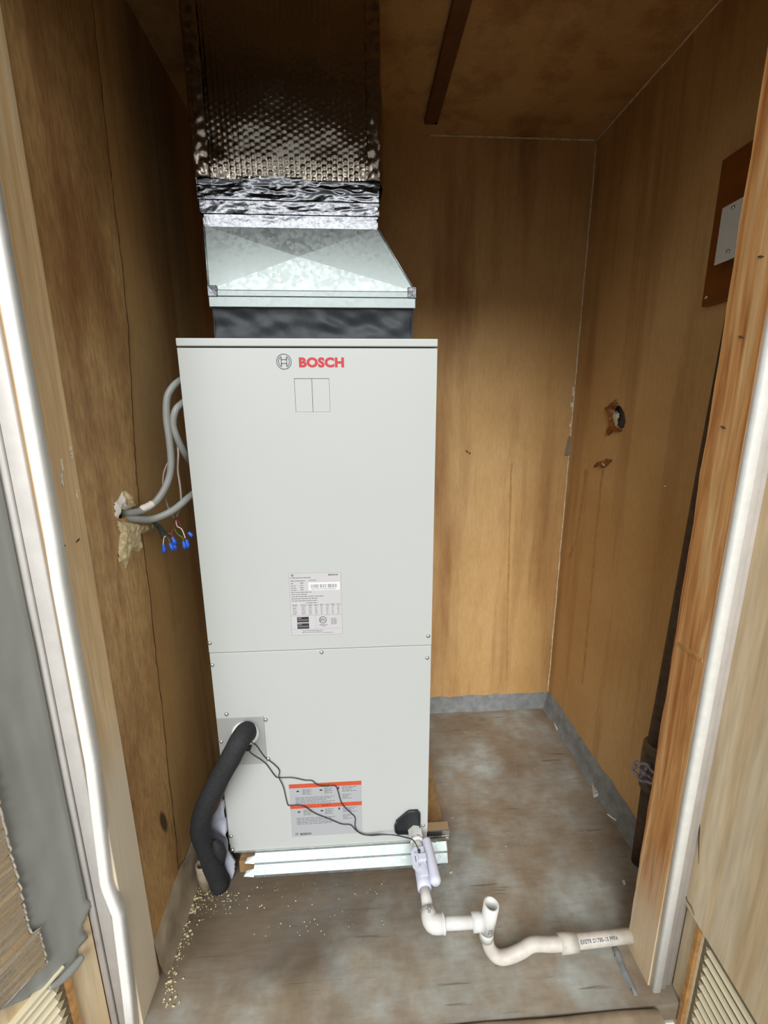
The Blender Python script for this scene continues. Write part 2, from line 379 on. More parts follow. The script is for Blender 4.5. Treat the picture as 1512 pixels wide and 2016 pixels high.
drip(wr, [(1154, 925), (1150, 960), (1144, 1000), (1135, 1060), (1120, 1100)], XW, .02)
# front wall pieces around the opening, and the house outside
HDR = 1.92
struct(build('wall_front_left', BX(-2.6, -.46, -.30, -.19, -.15, 3.2), 'stucco'), 'outer stucco wall left of the closet opening', 'wall')
struct(build('wall_front_right', BX(.80, 3.0, -.30, -.20, -.15, 3.2), 'stucco'), 'outer stucco wall right of the closet opening', 'wall')
struct(build('wall_front_top', BX(-.46, .80, -.31, -.20, HDR, 3.2), 'stucco'), 'outer stucco wall above the closet opening', 'wall')
struct(build('ground', BX(-12, 12, -14, -.422, -.25, -.15), 'ground'), 'outdoor concrete ground before the closet', 'ground')
# jambs
jl = struct(build('trim_1', BX(-.46, XL+.003, -.306, -.222, -.02, HDR, bev=.002), 'jamb_tan'), 'tan wooden jamb on the hinge side of the foil-lined door', 'trim')
def jamb_right():
    bm = bmesh.new(); zs = [-.02+i*(HDR+.02)/60 for i in range(61)]; pts = []
    for z in zs:
        w = .0035*fbm((z*9, 3, 1), 3)
        pts.append([bm.verts.new(c) for c in ((.745, -.310, z), (.745, -.229+w, z), (.750, -.224+w, z), (.80, -.224+w, z), (.80, -.310, z))])
    for a, b in zip(pts, pts[1:]):
        for k in range(5): bm.faces.new((a[k], a[(k+1) % 5], b[(k+1) % 5], b[k]))
    bm.faces.new(pts[0]); bm.faces.new(pts[-1]); return bm
jr = struct(build('trim_2', jamb_right(), 'jamb_raw'), 'raw orange-brown wooden jamb beside the louvred door', 'trim')
def notch(parent, c, ax, w=.012, h=.004):
    bm = bmesh.new(); tube(bm, [Vector(c)+Vector((0, -w/2, -.002)), Vector(c), Vector(c)+Vector((0, w/2, .002))], [.0006, h/2, .0006], 6)
    build('rusty_staple', bm, 'rust', parent)  # raised brown peg standing for a nail hole, the hole's shade put into its colour
for q in [(1498, 505), (1460, 663), (1424, 841)]: notch(jr, X(*q, .745), 0)
for q in [(153, 1064), (125, 1077)]: notch(jl, X(*q, XL+.003), 0)
build('scar_band', BX(.7438, .7455, -.305, -.232, X(1350, 1277, .745).z-.004, X(1350, 1277, .745).z+.004), 'edgewood', jr)
def smear(parent, q, h, mat='plaster'):
    P = []
    c = X(*q, XL+.003)
    for k in range(9):
        a = 2*math.pi*k/9; P.append((c.y+math.cos(a)*.0035*random.uniform(.5, 1.3), c.z+math.sin(a)*h*random.uniform(.6, 1.2)))
    build('paint_smear', patch(bmesh.new(), P, lambda u, v, hh: Vector((XL+.003+hh, u, v)), .0015, lambda u, v, d: .0008), mat, parent)
for q, h in [((83, 842), .012), ((86, 862), .009), ((88, 890), .014), ((90, 905), .012), ((93, 925), .014), ((98, 948), .010), ((122, 915), .010), ((121, 935), .006), ((123, 950), .010), ((139, 882), .005), ((142, 897), .008), ((152, 975), .010)]: smear(jl, q, h)
# weatherstrips and door stops
def strip(name, pts, w, d, mat, parent=None, round_=.004):
    bm = bmesh.new(); rings = []
    prof = [(0, 0), (0, -d+round_), (round_*.4, -d+round_*.3), (round_, -d), (w-round_, -d), (w-round_*.4, -d+round_*.3), (w, -d+round_), (w, 0)]
    for x, y, z in pts: rings.append([bm.verts.new((x+a, y+b, z)) for a, b in prof])
    n = len(prof)
    for a, b in zip(rings, rings[1:]):
        for k in range(n): bm.faces.new((a[k], a[(k+1) % n], b[(k+1) % n], b[k]))
    bm.faces.new(rings[0]); bm.faces.new(rings[-1][::-1]); return build(name, bm, mat, parent, True)
zk = Y(205, 1745, -.31).z; zk2 = Y(226, 1790, -.31).z
t3 = struct(strip('trim_3', [(-.448, -.300, HDR), (-.446, -.300, 1.0), (-.446, -.300, -.1)], .013, .016, 'grey_trim', None, .002), 'grey metal door stop beside the foil-lined door', 'trim')
strip('groove_strip', [(-.434, -.300, HDR), (-.432, -.300, 1.0), (-.432, -.300, -.1)], .026, .013, 'grey_trim', t3, .002)
xl = lambda px, py: Y(px, py, -.315).x
pts = [(xl(103, 1000)-.019, -.302, HDR), (xl(103, 1000)-.019, -.302, 1.1), (xl(127, 1150)-.019, -.302, Y(127, 1150, -.315).z), (xl(190, 1500)-.019, -.302, Y(190, 1500, -.315).z), (xl(217, 1738)-.018, -.302, zk+.02), (xl(219, 1748)-.017, -.302, zk), (xl(235, 1786)-.013, -.306, zk2), (xl(247, 1880)-.016, -.308, .12), (xl(263, 2016)-.018, -.308, -.08)]
struct(strip('trim_4', pts, 0.019, .019, 'white_trim', None, .004), 'white weatherstrip with a kink near its bottom end', 'trim')
xr0 = .7455
t5 = struct(strip('trim_5', [(xr0, -.309, HDR), (xr0, -.309, .5), (xr0+.003, -.309, -.08)], .020, .016, 'white_trim', None, .004), 'white weatherstrip on the raw wooden jamb', 'trim')
strip('door_stop', [(xr0+.020, -.309, HDR), (xr0+.020, -.309, -.08)], .017, .010, 'grey_trim', t5, .002)
strip('stop_edge', [(xr0+.037, -.309, HDR), (xr0+.037, -.309, -.08)], .018, .004, 'grey_trim', t5, .001)
# threshold
bm = bmesh.new(); n = 8; prof = [(-.347, -.03), (-.349, .0), (-.354, .005), (-.365, .006), (-.39, .002), (-.42, -.01), (-.42, -.05)]
ring = [[bm.verts.new((x, y+.003*noise.noise((x*7, y*3, 1)), z)) for y, z in prof] for x in [XL-.02+i*1.15/30 for i in range(31)]]
for a, b in zip(ring, ring[1:]):
    for k in range(len(prof)-1): bm.faces.new((a[k], a[k+1], b[k+1], b[k]))
struct(build('trim_6', bm, 'concrete_brown', None, True), 'worn grey wooden threshold at the front of the floor', 'trim')
# mortar coves at the foot of the walls
def cove(name, pts, nx, ny, h, w, mat, label):
    bm = bmesh.new(); R = []; N = 50
    for i in range(N+1):
        t = i/N; p = Vector(pts[0]).lerp(Vector(pts[1]), t); j = 1+.16*fbm((p.x*14, p.y*14, 2)); hh = h*j; ww = w*(1+.2*fbm((p.x*9, p.y*9, 8)))
        n = Vector((nx, ny, 0)); R.append([bm.verts.new(c) for c in (p-n*.002+Vector((0, 0, hh)), p+n*.004+Vector((0, 0, hh*.96)), p+n*ww*.35+Vector((0, 0, hh*.4)), p+n*ww*.65+Vector((0, 0, hh*.15)), p+n*ww+Vector((0, 0, -.001)))])
    for a, b in zip(R, R[1:]):
        for k in range(4): bm.faces.new((a[k], a[k+1], b[k+1], b[k]))
    return struct(build(name, bm, mat, None, True), label, 'baseboard')
cove('baseboard_back', [(XL, YB, 0), (XR, YB, 0)], 0, -1, .062, .03, 'concrete', 'grey mortar cove along the foot of the back wall')
cove('baseboard_right', [(XR, YB, 0), (XR, -.22, 0)], -1, 0, .074, .033, 'concrete', 'grey mortar cove along the foot of the right wall')
cove('baseboard_left', [(XL, YB, 0), (XL, -.225, 0)], 1, 0, .11, .022, 'concrete_brown', 'brownish mortar cove along the foot of the left wall')
# pale joints in the corners
def joint(name, a, b, r, mat, label, amp=.0015):
    a = Vector(a); b = Vector(b); N = 70; path = [a.lerp(b, i/N)+Vector((amp*fbm((i*.4, 1, 0)), amp*fbm((i*.4, 5, 0)), 0)) for i in range(N+1)]
    bm = tube(bmesh.new(), path, [r*(1+.5*fbm((i*.5, 9, 0))) for i in range(N+1)], 6); return struct(build(name, bm, mat, None, True), label, 'trim')
M['caulk'] = plain('pale_joint_filler', 'd8c3a0', .7, var=.25, scale=60)
joint('trim_7', (XR-.002, YB-.002, 0), (XR-.002, YB-.002, ZC), .0028, 'caulk', 'pale filler line in the upright back corner')
joint('trim_8', (.36, YB-.002, ZC-.002), (XR, YB-.002, ZC-.002), .003, 'caulk', 'pale filler line between back wall and ceiling')
joint('trim_9', (XR-.002, YB, ZC-.002), (XR-.002, -.2, ZC-.002), .003, 'caulk', 'pale filler line between right wall and ceiling')
bt = struct(build('trim_10', BX(.330, .372, .02, .60, ZC-.014, ZC+.001, bev=.002), 'batten'), 'dark wooden batten across the ceiling', 'trim')
build('chipped_end', BX(.360, .372, .585, .602, ZC-.014, ZC-.003, bev=.002), 'caulk', bt)
wb = bpy.data.objects['wall_back']
for q, s in [((1129, 770), .05), ((1126, 800), .06), ((1124, 835), .05), ((1119, 912), .03), ((1102, 1142), .018), ((1158, 600), .03)]:
    c = Y(q[0], q[1], YB); P = [(c.x+random.uniform(.3, 1)*.007*math.cos(k*.7), c.z+random.uniform(.5, 1)*s*.5*math.sin(k*.7)) for k in range(9)]
    build('plaster_chip', patch(bmesh.new(), P, lambda u, v, h: Vector((u, YB-.001-h, v)), .003, lambda u, v, d: .002+.002*abs(fbm((u*90, v*90, 0)))), 'plaster', wb)
# small pock mark in the back wall
c = Y(921, 890, YB)
for dx, dz, s in [(0, 0, .006), (.008, -.004, .005), (-.006, .005, .004)]:
    P = [(c.x+dx+s*random.uniform(.5, 1.2)*math.cos(k*.8), c.z+dz+s*random.uniform(.5, 1.2)*math.sin(k*.8)) for k in range(8)]
    build('pock_mark', patch(bmesh.new(), P, lambda u, v, h: Vector((u, YB-.0006-h, v)), .002, lambda u, v, d: .001), 'darkboard', wb)
build('wall_strap', prism(bmesh.new(), [Y(*q, YB-.006) for q in [(1120, 859), (1129, 862), (1122, 897), (1112, 895)]], (0, .003, 0)), 'screw', wb)

# ================================================================== air handler
A = thing('air_handler', 'tall light grey enamelled air handler cabinet standing on wooden platform', 'air handler', (0, .28, .085))
H = .28; ZT, ZS, ZB = 1.448, .7069, .085
build('cabinet', BX(-H+.001, H-.001, .021, .55, ZB, ZT-.018, bev=.002), 'unit', A)
build('lid', BX(-H-.0005, H+.0005, -.003, .553, ZT-.0165, ZT, bev=.002), 'unit', A)
kp = [Y(*q, 0) for q in [(579, 745), (648, 745), (648.5, 811), (580, 811)]]
kx0, kx1, kz1, kz0 = kp[0].x, kp[1].x, kp[0].z, kp[3].z; km = (kx0+kx1)/2
bm = fill_holes([(-H, 0, ZS+.0012), (H, 0, ZS+.0012), (H, 0, ZT-.0195), (-H, 0, ZT-.0195)], [[(kx0, 0, kz0), (kx1, 0, kz0), (kx1, 0, kz1), (kx0, 0, kz1)]])
r = bmesh.ops.extrude_face_region(bm, geom=bm.faces[:])
for v in r['geom']:
    if isinstance(v, bmesh.types.BMVert): v.co.y += .02
up = build('upper_panel', bm, 'unit', A)
for a, b in ((kx0+.0006, km-.0005), (km+.0005, kx1-.0006)): build('knockout_plate', BX(a, b, .0012, .006, kz0+.0004, kz1-.0008), 'unit', up)
lzp = .112
lp = build('lower_panel', BX(-H, H, 0, .02, lzp, ZS-.0012, bev=.0012), 'unit', A)
build('base_rail', BX(-H+.001, H-.001, .002, .02, ZB, lzp-.0012, bev=.001), 'unit', A)
bm = bmesh.new()
for i in range(48):
    x = -.27+i*.54/48; box(bm, x, x+.0112, -.0005+.0012*random.random(), .01, ZB-.004-.002*random.random(), ZB)
build('bottom_lip', bm, 'screw', A)
def screw(parent, c, n=(0, -1, 0), r=.0048):
    n = Vector(n); c = Vector(c); bm = bmesh.new()
    tube(bm, [c, c+n*.0008, c+n*.003, c+n*.004], [r*1.15, r*1.15, r*.8, r*.35], 12); return build('screw', bm, 'screw', parent, True)
for q in [(413, 1266), (843, 1252)]: screw(up, Y(*q, 0))
for q in [(418, 1309), (841, 1295), (633, 1284), (455, 1646), (833, 1625)]: screw(lp, Y(*q, 0))
screw(A, Y(458, 1673, 0))
UX, UZ = Vector((1, 0, 0)), Vector((0, 0, 1))
def bars(rects, y):   # flat print: rects in (x0,x1,z0,z1)
    bm = bmesh.new()
    for x0, x1, z0, z1 in rects: bm.faces.new([bm.verts.new(p) for p in ((x0, y, z0), (x1, y, z0), (x1, y, z1), (x0, y, z1))])
    return bm
def ringflat(bm, cx, cz, r0, r1, y, a0=0, a1=2*math.pi, n=40, fn=None):
    vs = [(bm.verts.new((cx+r0*math.cos(a), y, cz+r0*math.sin(a))), bm.verts.new((cx+r1*math.cos(a), y, cz+r1*math.sin(a)))) for a in [a0+(a1-a0)*i/n for i in range(n+1)]]
    for a, b in zip(vs, vs[1:]): bm.faces.new((a[0], b[0], b[1], a[1]))
def emblem(name, parent, cx, cz, R, y, mat, w=.08):
    bm = bmesh.new(); ringflat(bm, cx, cz, R*(1-w), R, y)
    xi = R*.40; ro = R*.76; ah = math.acos(xi/ro)
    for s in (0, math.pi): ringflat(bm, cx, cz, ro-R*w, ro, y, s-ah, s+ah, 16)
    zz = ro*math.sin(ah)
    for x in (-xi, xi-R*w): 
        for q in ((cx+x, cx+x+R*w, cz-zz, cz+zz),): bm.faces.new([bm.verts.new(p) for p in ((q[0], y, q[2]), (q[1], y, q[2]), (q[1], y, q[3]), (q[0], y, q[3]))])
    for z in (-R*.29, R*.21): bm.faces.new([bm.verts.new(p) for p in ((cx-xi, y, cz+z), (cx+xi, y, cz+z), (cx+xi, y, cz+z+R*w), (cx-xi, y, cz+z+R*w))])
    return build(name, bm, mat, parent)
lc = Y(559, 712, 0); emblem('emblem', A, lc.x, lc.z, .0165, -.0004, 'grey_ink', .11)
b0 = Y(589, 723.5, 0); b1 = Y(677, 703.5, 0)
text_on('brand_lettering', 'BOSCH', 'red_ink', A, (b0.x, -.0004, b0.z), UX, UZ, .03, .0016, b1.x-b0.x, b1.z-b0.z)
# rating label
rl0 = Y(575, 1251, 0); rl1 = Y(671, 1126, 0); lx, lz, lw, lh = rl0.x, rl0.z, rl1.x-rl0.x, rl1.z-rl0.z
RL = build('rating_label', BX(lx, lx+lw, -.0004, .001, lz, lz+lh), 'label', A); RL['label'] = 'pale rating label with barcode and small print'
LP = lambda u, v: (lx+u*lw, lz+lh*(1-v))
def words(u0, u1, v, h, seed, fill=.8):
    rnd = random.Random(seed); out = []; u = u0
    while u < u1:
        w = rnd.uniform(.02, .07); e = min(u1, u+w)
        x0, zt = LP(u, v); x1, zb = LP(e, v+h); out.append((x0, x1, zb, zt)); u = e+rnd.uniform(.006, .014)
    return out
R = words(.03, .42, .068, .012, 1)+words(.03, .3, .115, .012, 2)+words(.38, .52, .112, .01, 3)
for i, (u, v) in enumerate([(.09, .155), (.12, .192), (.13, .228), (.15, .262)]): R += words(.03, u, v, .011, 10+i)+words(.21, .21+.06+.02*(i == 0), v-.004, .011, 20+i)
for i, e in enumerate([.42, .33, .65, .53, .53]): R += words(.03, e, .297+i*.034, .011, 30+i)
R += words(.31, .53, .468, .011, 36)
for c, (a, b) in enumerate([(.03, .14), (.2, .31), (.34, .43), (.46, .54), (.57, .64), (.68, .76), (.79, .86), (.9, .97)]):
    R += words(a, b, .5, .01, 50+c)+words(a+.01, b, .52, .008, 60+c)
    for rr in range(5): R += words(a+.015, b-.02, .548+rr*.025, .009, 70+c*7+rr)
for i in range(6): R += words(.78, .9-.02*(i % 2), .735+i*.018, .008, 130+i)
R += words(.55, .71, .832, .012, 140)+words(.6, .68, .855, .008, 141)+words(.62, .8, .965, .008, 144)
build('printing', bars(R, -.0006), 'pale_ink', RL)['kind'] = 'stuff'
bm = bars([], 0)
for (u0, v0, u1, v1) in [(0, 0, 1, .002), (0, .998, 1, 1), (0, 0, .003, 1), (.997, 0, 1, 1), (0, .675, 1, .678), (.48, .678, .482, .9), (0, .9, 1, .902)]:
    (xa, za), (xb, zb_) = LP(u0, v0), LP(u1, v1); bm.faces.new([bm.verts.new(p) for p in ((xa, -.0006, zb_), (xb, -.0006, zb_), (xb, -.0006, za), (xa, -.0006, za))])
build('label_rules', bm, 'pale_ink', RL)
x, z = LP(.76, .05); text_on('label_lettering', 'BOSCH', 'black_ink', RL, (x, -.0006, z), UX, UZ, .01, .0003, .18*lw, .026*lh)
x, z = LP(.07, .035); emblem('label_emblem', RL, x, z, .0033, -.0006, 'black_ink', .14)
(xa, za), (xb, zb_) = LP(.37, .155), LP(.97, .275)
build('barcode_sticker', BX(xa, xb, -.0007, -.0003, zb_, za), 'label_white', RL)
rnd = random.Random(4); R = []; u = .40
while u < .92:
    w = rnd.choice([.003, .004, .006, .009]); x0, zt = LP(u, .18); x1, zb2 = LP(u+w, .24); R.append((x0, x1, zb2, zt)); u += w+rnd.choice([.003, .004, .006, .014])
R += words(.42, .9, .253, .009, 150); build('barcode', bars(R, -.0009), 'grey_ink', RL)['kind'] = 'stuff'
bm = bmesh.new()
for v in (.70, .805):
    (xa, za), (xb, zb_) = LP(.115, v), LP(.345, v+.088); box(bm, xa, xb, -.0007, -.0004, zb_, za)
build('energy_badge', bm, 'black_ink', RL)
bm = bmesh.new()
for v in (.706, .811): 
    (xa, za), (xb, zb_) = LP(.125, v), LP(.205, v+.022); bm.faces.new([bm.verts.new(p) for p in ((xa, -.0009, zb_), (xb, -.0009, zb_), (xb, -.0009, za), (xa, -.0009, za))])
    (xa, za), (xb, zb_) = LP(.125, v+.035), LP(.335, v+.055); bm.faces.new([bm.verts.new(p) for p in ((xa, -.0009, zb_), (xb, -.0009, zb_), (xb, -.0009, za), (xa, -.0009, za))])
build('badge_print', bm, 'pale_ink', RL)
x, z = LP(.62, .758); bm = bmesh.new(); ringflat(bm, x, z, .0078, .0092, -.0006); build('listing_mark', bm, 'black_ink', RL)
text_on('listing_letters', 'ETL', 'black_ink', RL, (x-.006, -.0006, z-.0035), UX, UZ, .01, .0002, .012, .007)
x, z = LP(.22, .94); text_on('maker_line', 'Bosch Thermotechnology Corp.', 'grey_ink', RL, (x, -.0006, z), UX, UZ, .004, .0001, .4*lw, .022*lh)
R = words(.2, .6, .952, .009, 143); build('address_print', bars(R, -.0006), 'pale_ink', RL)['kind'] = 'stuff'
# warning label
wq = [Y(*q, 0) for q in [(571, 1546), (711, 1538), (714, 1640), (577, 1648)]]
lx, lz = -.105, .125; lw, lh = .198, .177
WL = build('warning_label', BX(lx, lx+lw, -.0004, .001, lz, lz+lh), 'label_grey', A); WL['label'] = 'grey warning label with two orange bands'
for v in (0, .385):
    (xa, za), (xb, zb_) = LP(0, v), LP(1, v+.072); ob = build('orange_band', BX(xa, xb, -.0007, -.0002, zb_, za), 'orange', WL)
R = []; B = []
for v in (.08, .47):
    for k in range(5): R += words(.18, .31-.03*(k % 2), v+.02+k*.022, .01, 200+k+int(v*100)); R += words(.48, .6-.03*(k % 2), v+.02+k*.022, .01, 220+k+int(v*100))
    for k in range(4): R += words(.73, .93-.04*(k % 3), v+.01+k*.026, .011, 240+k+int(v*100))
    for k in range(4): R += words(.73, .86-.03*(k % 3), v+.15+k*.024, .01, 260+k+int(v*100))
    for k in range(5): R += words(.08, .62-.05*(k % 3), v+.17+k*.028, .011, 280+k+int(v*100))
    for u in (.1, .42):
        (xa, za), (xb, zb_) = LP(u, v+.04), LP(u+.035, v+.065); B.append((xa, xb, zb_, za))
    (xa, za), (xb, zb_) = LP(.67, v+.01), LP(.69, v+.05); B.append((xa, xb, zb_, za))
build('printing', bars(R, -.0006), 'pale_ink', WL)['kind'] = 'stuff'
for b_ in B: build('hazard_symbol', bars([b_], -.0006), 'black_ink', WL)
R = []
for v in (.022, .407): R += words(.44, .56, v, .022, 300+int(v*100))
build('band_print', bars(R, -.0009), 'darkboard', WL)['kind'] = 'stuff'
x, z = LP(.12, .955); text_on('label_lettering', 'BOSCH', 'black_ink', WL, (x, -.0006, z-.003), UX, UZ, .01, .0004, .15*lw, .04*lh)
x, z = LP(.07, .945); emblem('label_emblem', WL, x, z, .0042, -.0006, 'grey_ink', .14)
# refrigerant line cover plate and rubber drain surround
p0, p1 = Y(519, 1409, 0), Y(522, 1502, 0)
pl = build('line_cover_plate', BX(-H+.001, p0.x, -.0022, .002, p1.z, p0.z, bev=.001), 'plate_grey', A); pl['label'] = 'thin grey metal plate around the refrigerant lines'
for q in [(446, 1406), (523, 1417), (436, 1460), (528, 1494)]: screw(pl, Y(*q, -.001))
c = Y(484, 1442, 0); build('pipe_grommet', tube(bmesh.new(), [c+Vector((0, -.001, 0)), c+Vector((0, -.007, 0)), c+Vector((0, -.009, 0))], [.036, .035, .032], 28), 'platewhite', pl, True)
gq = [(776, 1625), (780, 1614), (800, 1597), (806, 1594), (822, 1593), (827, 1599), (827.5, 1640), (782, 1640), (777, 1636)]
bm = prism(bmesh.new(), [Y(*q, -.0005) for q in gq], (0, -.004, 0)); g = build('drain_surround', bm, 'gloss_black', A)
cg = Y(806, 1620, 0); bm = bmesh.new(); pp = [Y(*q, -.0045) for q in gq]
tube(bm, [cg+(p-cg)*.95+Vector((0, -.0045, 0)) for p in pp+pp[:2]], .0022, 8); build('surround_rim', bm, 'gloss_black', g, True)

# ================================================================== platform and steel
pf = tag(build('plywood_platform', BX(-.262, .345, .008, .565, 0, .040, bev=.002), 'plywood', None, False, True), 'low plywood platform under the air handler', 'platform')
def channel():
    c = thing('steel_channel', 'long bright galvanised channel along the front edge of platform', 'channel', (.03, -.01, .0))
    x0, x1 = Y(500, 1690, -.02).x, .334
    prof = [(-.006, .0835), (-.0205, .0665), (-.0165, .0650), (-.0225, .0620), (-.037, .044), (-.037, .036), (.006, .036), (.006, .0835)]
    bm = bmesh.new(); a = [bm.verts.new((x0, y, z)) for y, z in prof]; b = [bm.verts.new((x1, y, z)) for y, z in prof]
    for k in range(len(prof)): bm.faces.new((a[k], a[(k+1) % 8], b[(k+1) % 8], b[k]))
    bm.faces.new(a); bm.faces.new(b[::-1]); build('channel_face', bm, 'galv_bright', c)
    for zz, yy in ((.0715, -.0165), (.048, -.034)): build('open_end', prism(bmesh.new(), [(x0-.027, yy-.004, zz-.004), (x0+.001, yy-.006, zz-.006), (x0+.001, yy+.007, zz+.008), (x0-.020, yy+.005, zz+.004)], (0, .002, 0)), 'galv_bright', c)
    for xx, s in ((.30, 1), (.305, -1)):
        zc = .085 if s > 0 else .037; yc = -.005 if s > 0 else -.038
        bm = bmesh.new(); box(bm, xx-.004, xx+.004, yc-.002, yc+.001, zc-.006, zc+.006); box(bm, xx-.009, xx+.009, yc-.0022, yc+.0008, zc+s*.004-.003, zc+s*.004+.003)
        build('lock_tab', bm, 'galv_bright', c)
    return c
channel()
c2 = thing('steel_rail', 'short shiny steel rail end sticking out from under the air handler', 'rail', (.03, .04, .04))
build('rail_body', BX(-.27, .352, .030, .060, .058, .080, bev=.002), 'chrome', c2); build('rail_foot', BX(-.27, .352, .030, .060, .041, .053, bev=.002), 'chrome', c2); build('rail_web', BX(-.268, .350, .044, .058, .050, .061), 'chrome', c2)
c3 = tag(build('steel_rail', BX(-.27, .27, .48, .51, .041, .0845, bev=.003), 'galv_bright', None, False, True), 'steel rail under the rear of the air handler', 'rail')

# ================================================================== supply duct
D = thing('supply_duct', 'foil-wrapped supply duct rising from the air handler to the ceiling', 'duct', (0, .28, ZT))
YF, YT = .05, .085; YK = .50
bl = [Y(410, 560, YF), Y(817, 585, YF)]; tl = [Y(402, 446, YT), Y(743, 447, YT)]
xa, xb = bl[0].x, bl[1].x; xc, xd = tl[0].x, tl[1].x; z1 = Y(610, 572, YF).z; z2 = (tl[0].z+tl[1].z)/2; zf = Y(610, 606, YF).z
# canvas collar
def ringgrid(bm, corners_b, corners_t, nu, nv, disp):
    """open shell: left, front, right, back sides; corners as (x,y) lists bottom/top with z"""
    cb = [Vector(c) for c in corners_b]; ct = [Vector(c) for c in corners_t]
    for k in range(4):
        a0, a1, b0_, b1_ = cb[k], cb[(k+1) % 4], ct[k], ct[(k+1) % 4]; n = (a1-a0).cross(b0_-a0).normalized()
        grid(bm, nu, nv, lambda u, v: (lambda p: p+n*disp(p, u, v, k))(a0.lerp(a1, u).lerp(b0_.lerp(b1_, u), v)))
    bmesh.ops.remove_doubles(bm, verts=bm.verts, dist=.0008)
    return bm
rect = lambda x0, x1, y0, y1, z: [(x0, y0, z), (x1, y0, z), (x1, y1, z), (x0, y1, z)]
def can(p, u, v, k): return (.004*math.sin(v*math.pi)*-1+.009*noise.noise((p.x*22+p.z*30, p.y*20, p.z*26-p.x*10))*math.sin(v*math.pi))
build('canvas_collar', ringgrid(bmesh.new(), rect(xa+.002, xb-.004, YF+.004, YK, ZT-.001), rect(xa+.003, xb-.003, YF+.002, YK, zf+.004), 60, 16, can), 'canvas', D, True)
# flange: lower bright strip and the cleat above it
fl = build('flange', BX(xa-.001, xb+.001, YF-.003, YK+.003, zf, zf+.021, bev=.001), 'galv_bright', D)
cl = build('drive_cleat', BX(xa-.001, xb+.001, YF-.002, YK+.002, zf+.022, z1-.001, bev=.0012), 'galv_bright', D)
zA, zB_ = zf+.016, z1+.010
for x0, x1 in ((xa-.0025, xa+.019), (xb-.017, xb+.003)): 
    bm = bmesh.new(); box(bm, x0, x1, YF-.0045, YF+.02, zA+.004, zB_-.002, bev=.0015)
    for v in bm.verts: v.co.y += .0015*noise.noise(v.co*160)
    build('corner_tab', bm, 'tape', D)
# transition with cross-broken front sheet
tr = [Vector((xa, YF, z1)), Vector((xb, YF, z1)), Vector((xd, YT, z2)), Vector((xc, YT, z2))]
ce = (tr[0]+tr[1]+tr[2]+tr[3])/4+Vector((-.008, -.006, .002)); TR = None
bm = bmesh.new(); vs = [bm.verts.new(p) for p in tr]; bk = [bm.verts.new((p.x, YK, p.z)) for p in tr]
for a, b in ((1, 2), (3, 0)): bm.faces.new((vs[a], vs[b], bk[b], bk[a]))
bm.faces.new(bk); TR = build('transition', bm, 'galv_bright', D)
for k, nm in enumerate(('bottom', 'right', 'top', 'left')):
    bm = bmesh.new(); bm.faces.new([bm.verts.new(p) for p in (tr[k], tr[(k+1) % 4], ce)]); build('front_facet', bm, 'galv_bright', TR)
for a, b in ((1, 2), (0, 3)): build('folded_edge', tube(bmesh.new(), [tr[a], tr[b]], .0022, 8), 'galv_bright', TR, True)
# foil tape bands
def crumple(p, s): return abs(noise.noise(p*s))*.6+abs(noise.noise(p*s*2.1+Vector((3, 1, 2))))*.3+abs(noise.noise(p*s*4.3))*.15
def band(name, z0, z1_, x0, x1, y0, amp, sc, nv):
    f = lambda p, u, v, k: -.0005-amp*(crumple(Vector((p.x*.6, p.y, p.z*1.5)), sc)-.15)*(.35+.65*math.sin(v*math.pi))
    return build(name, ringgrid(bmesh.new(), rect(x0, x1, y0, YK, z0), rect(x0, x1, y0, YK, z1_), 110, nv, f), 'tape', D, True)
za_ = z2; zb1 = Y(570, 424, YT).z; zb2 = Y(570, 398, YT).z; zb3 = Y(570, 352, YT).z
band('foil_tape', za_-.003, zb1+.003, xc-.001, xd+.001, YT-.002, .0022, 20, 12)
band('foil_tape', zb1, zb2+.003, xc-.005, xd+.004, YT-.005, .005, 20, 16)
band('foil_tape', zb2, zb3, xc-.007, xd+.006, YT-.008, .011, 18, 34)
# bubble wrap
zt0 = zb3-.006; zt1 = ZC+.002
def bubble(p, u, v, k):
    h = p.z-zt0; q = p.x if k in (0, 2) else p.y; pitch = .0115
    col = q/pitch; rib = abs(math.sin(math.pi*col))
    row = p.z/pitch+(.5 if int(math.floor(col)) % 2 else 0)
    hs_ = noise.noise((math.floor(col)*1.37, math.floor(row)*1.91, k*3.3)); b = rib*abs(math.sin(math.pi*row+.5*hs_))*(1+.9*hs_); fade = max(.12, 1-max(0, h-.10+.05*noise.noise((q*6, 2, 0)))/.10) if h > .06 else 1
    d = .0015*b*fade+.0013*rib*(1-fade*.6)+.012*fbm((q*5, p.z*4, k), 3)*(.5+.5*max(0, 1-h/.2))
    cr = max(0, .5-abs(h-.07+.25*(q-.05)))*0
    d += .010*max(0, noise.noise((q*17, p.z*13, 4+k))-.25)*max(0, 1-h/.14)+cr
    return .004-d*(1 if True else 0)
def wrapf(p, u, v, k): return -(.004+bubble(p, u, v, k)*-1+.0)
bm = bmesh.new()
def wside(a0, a1, nu, nv, nrm, k):
    a0, a1 = Vector(a0), Vector(a1); nrm = Vector(nrm)
    def f(u, v):
        p = a0.lerp(a1, u)+Vector((0, 0, v*(zt1-zt0))); h = p.z-zt0
        bulge = .012*math.sin(min(1, h/.4)*math.pi)*math.sin(u*math.pi)
        edge = min(1, min(u, 1-u)*14+.05)
        return p+nrm*((.006-bubble(p, u, v, k))*edge+bulge)
    grid(bm, nu, nv, f)
x0, x1, y0 = xc-.006, xd+.006, YT-.004
wside((x0, y0, zt0), (x1, y0, zt0), 150, 150, (0, -1, 0), 0); wside((x1, y0, zt0), (x1, YK, zt0), 60, 60, (1, 0, 0), 1)
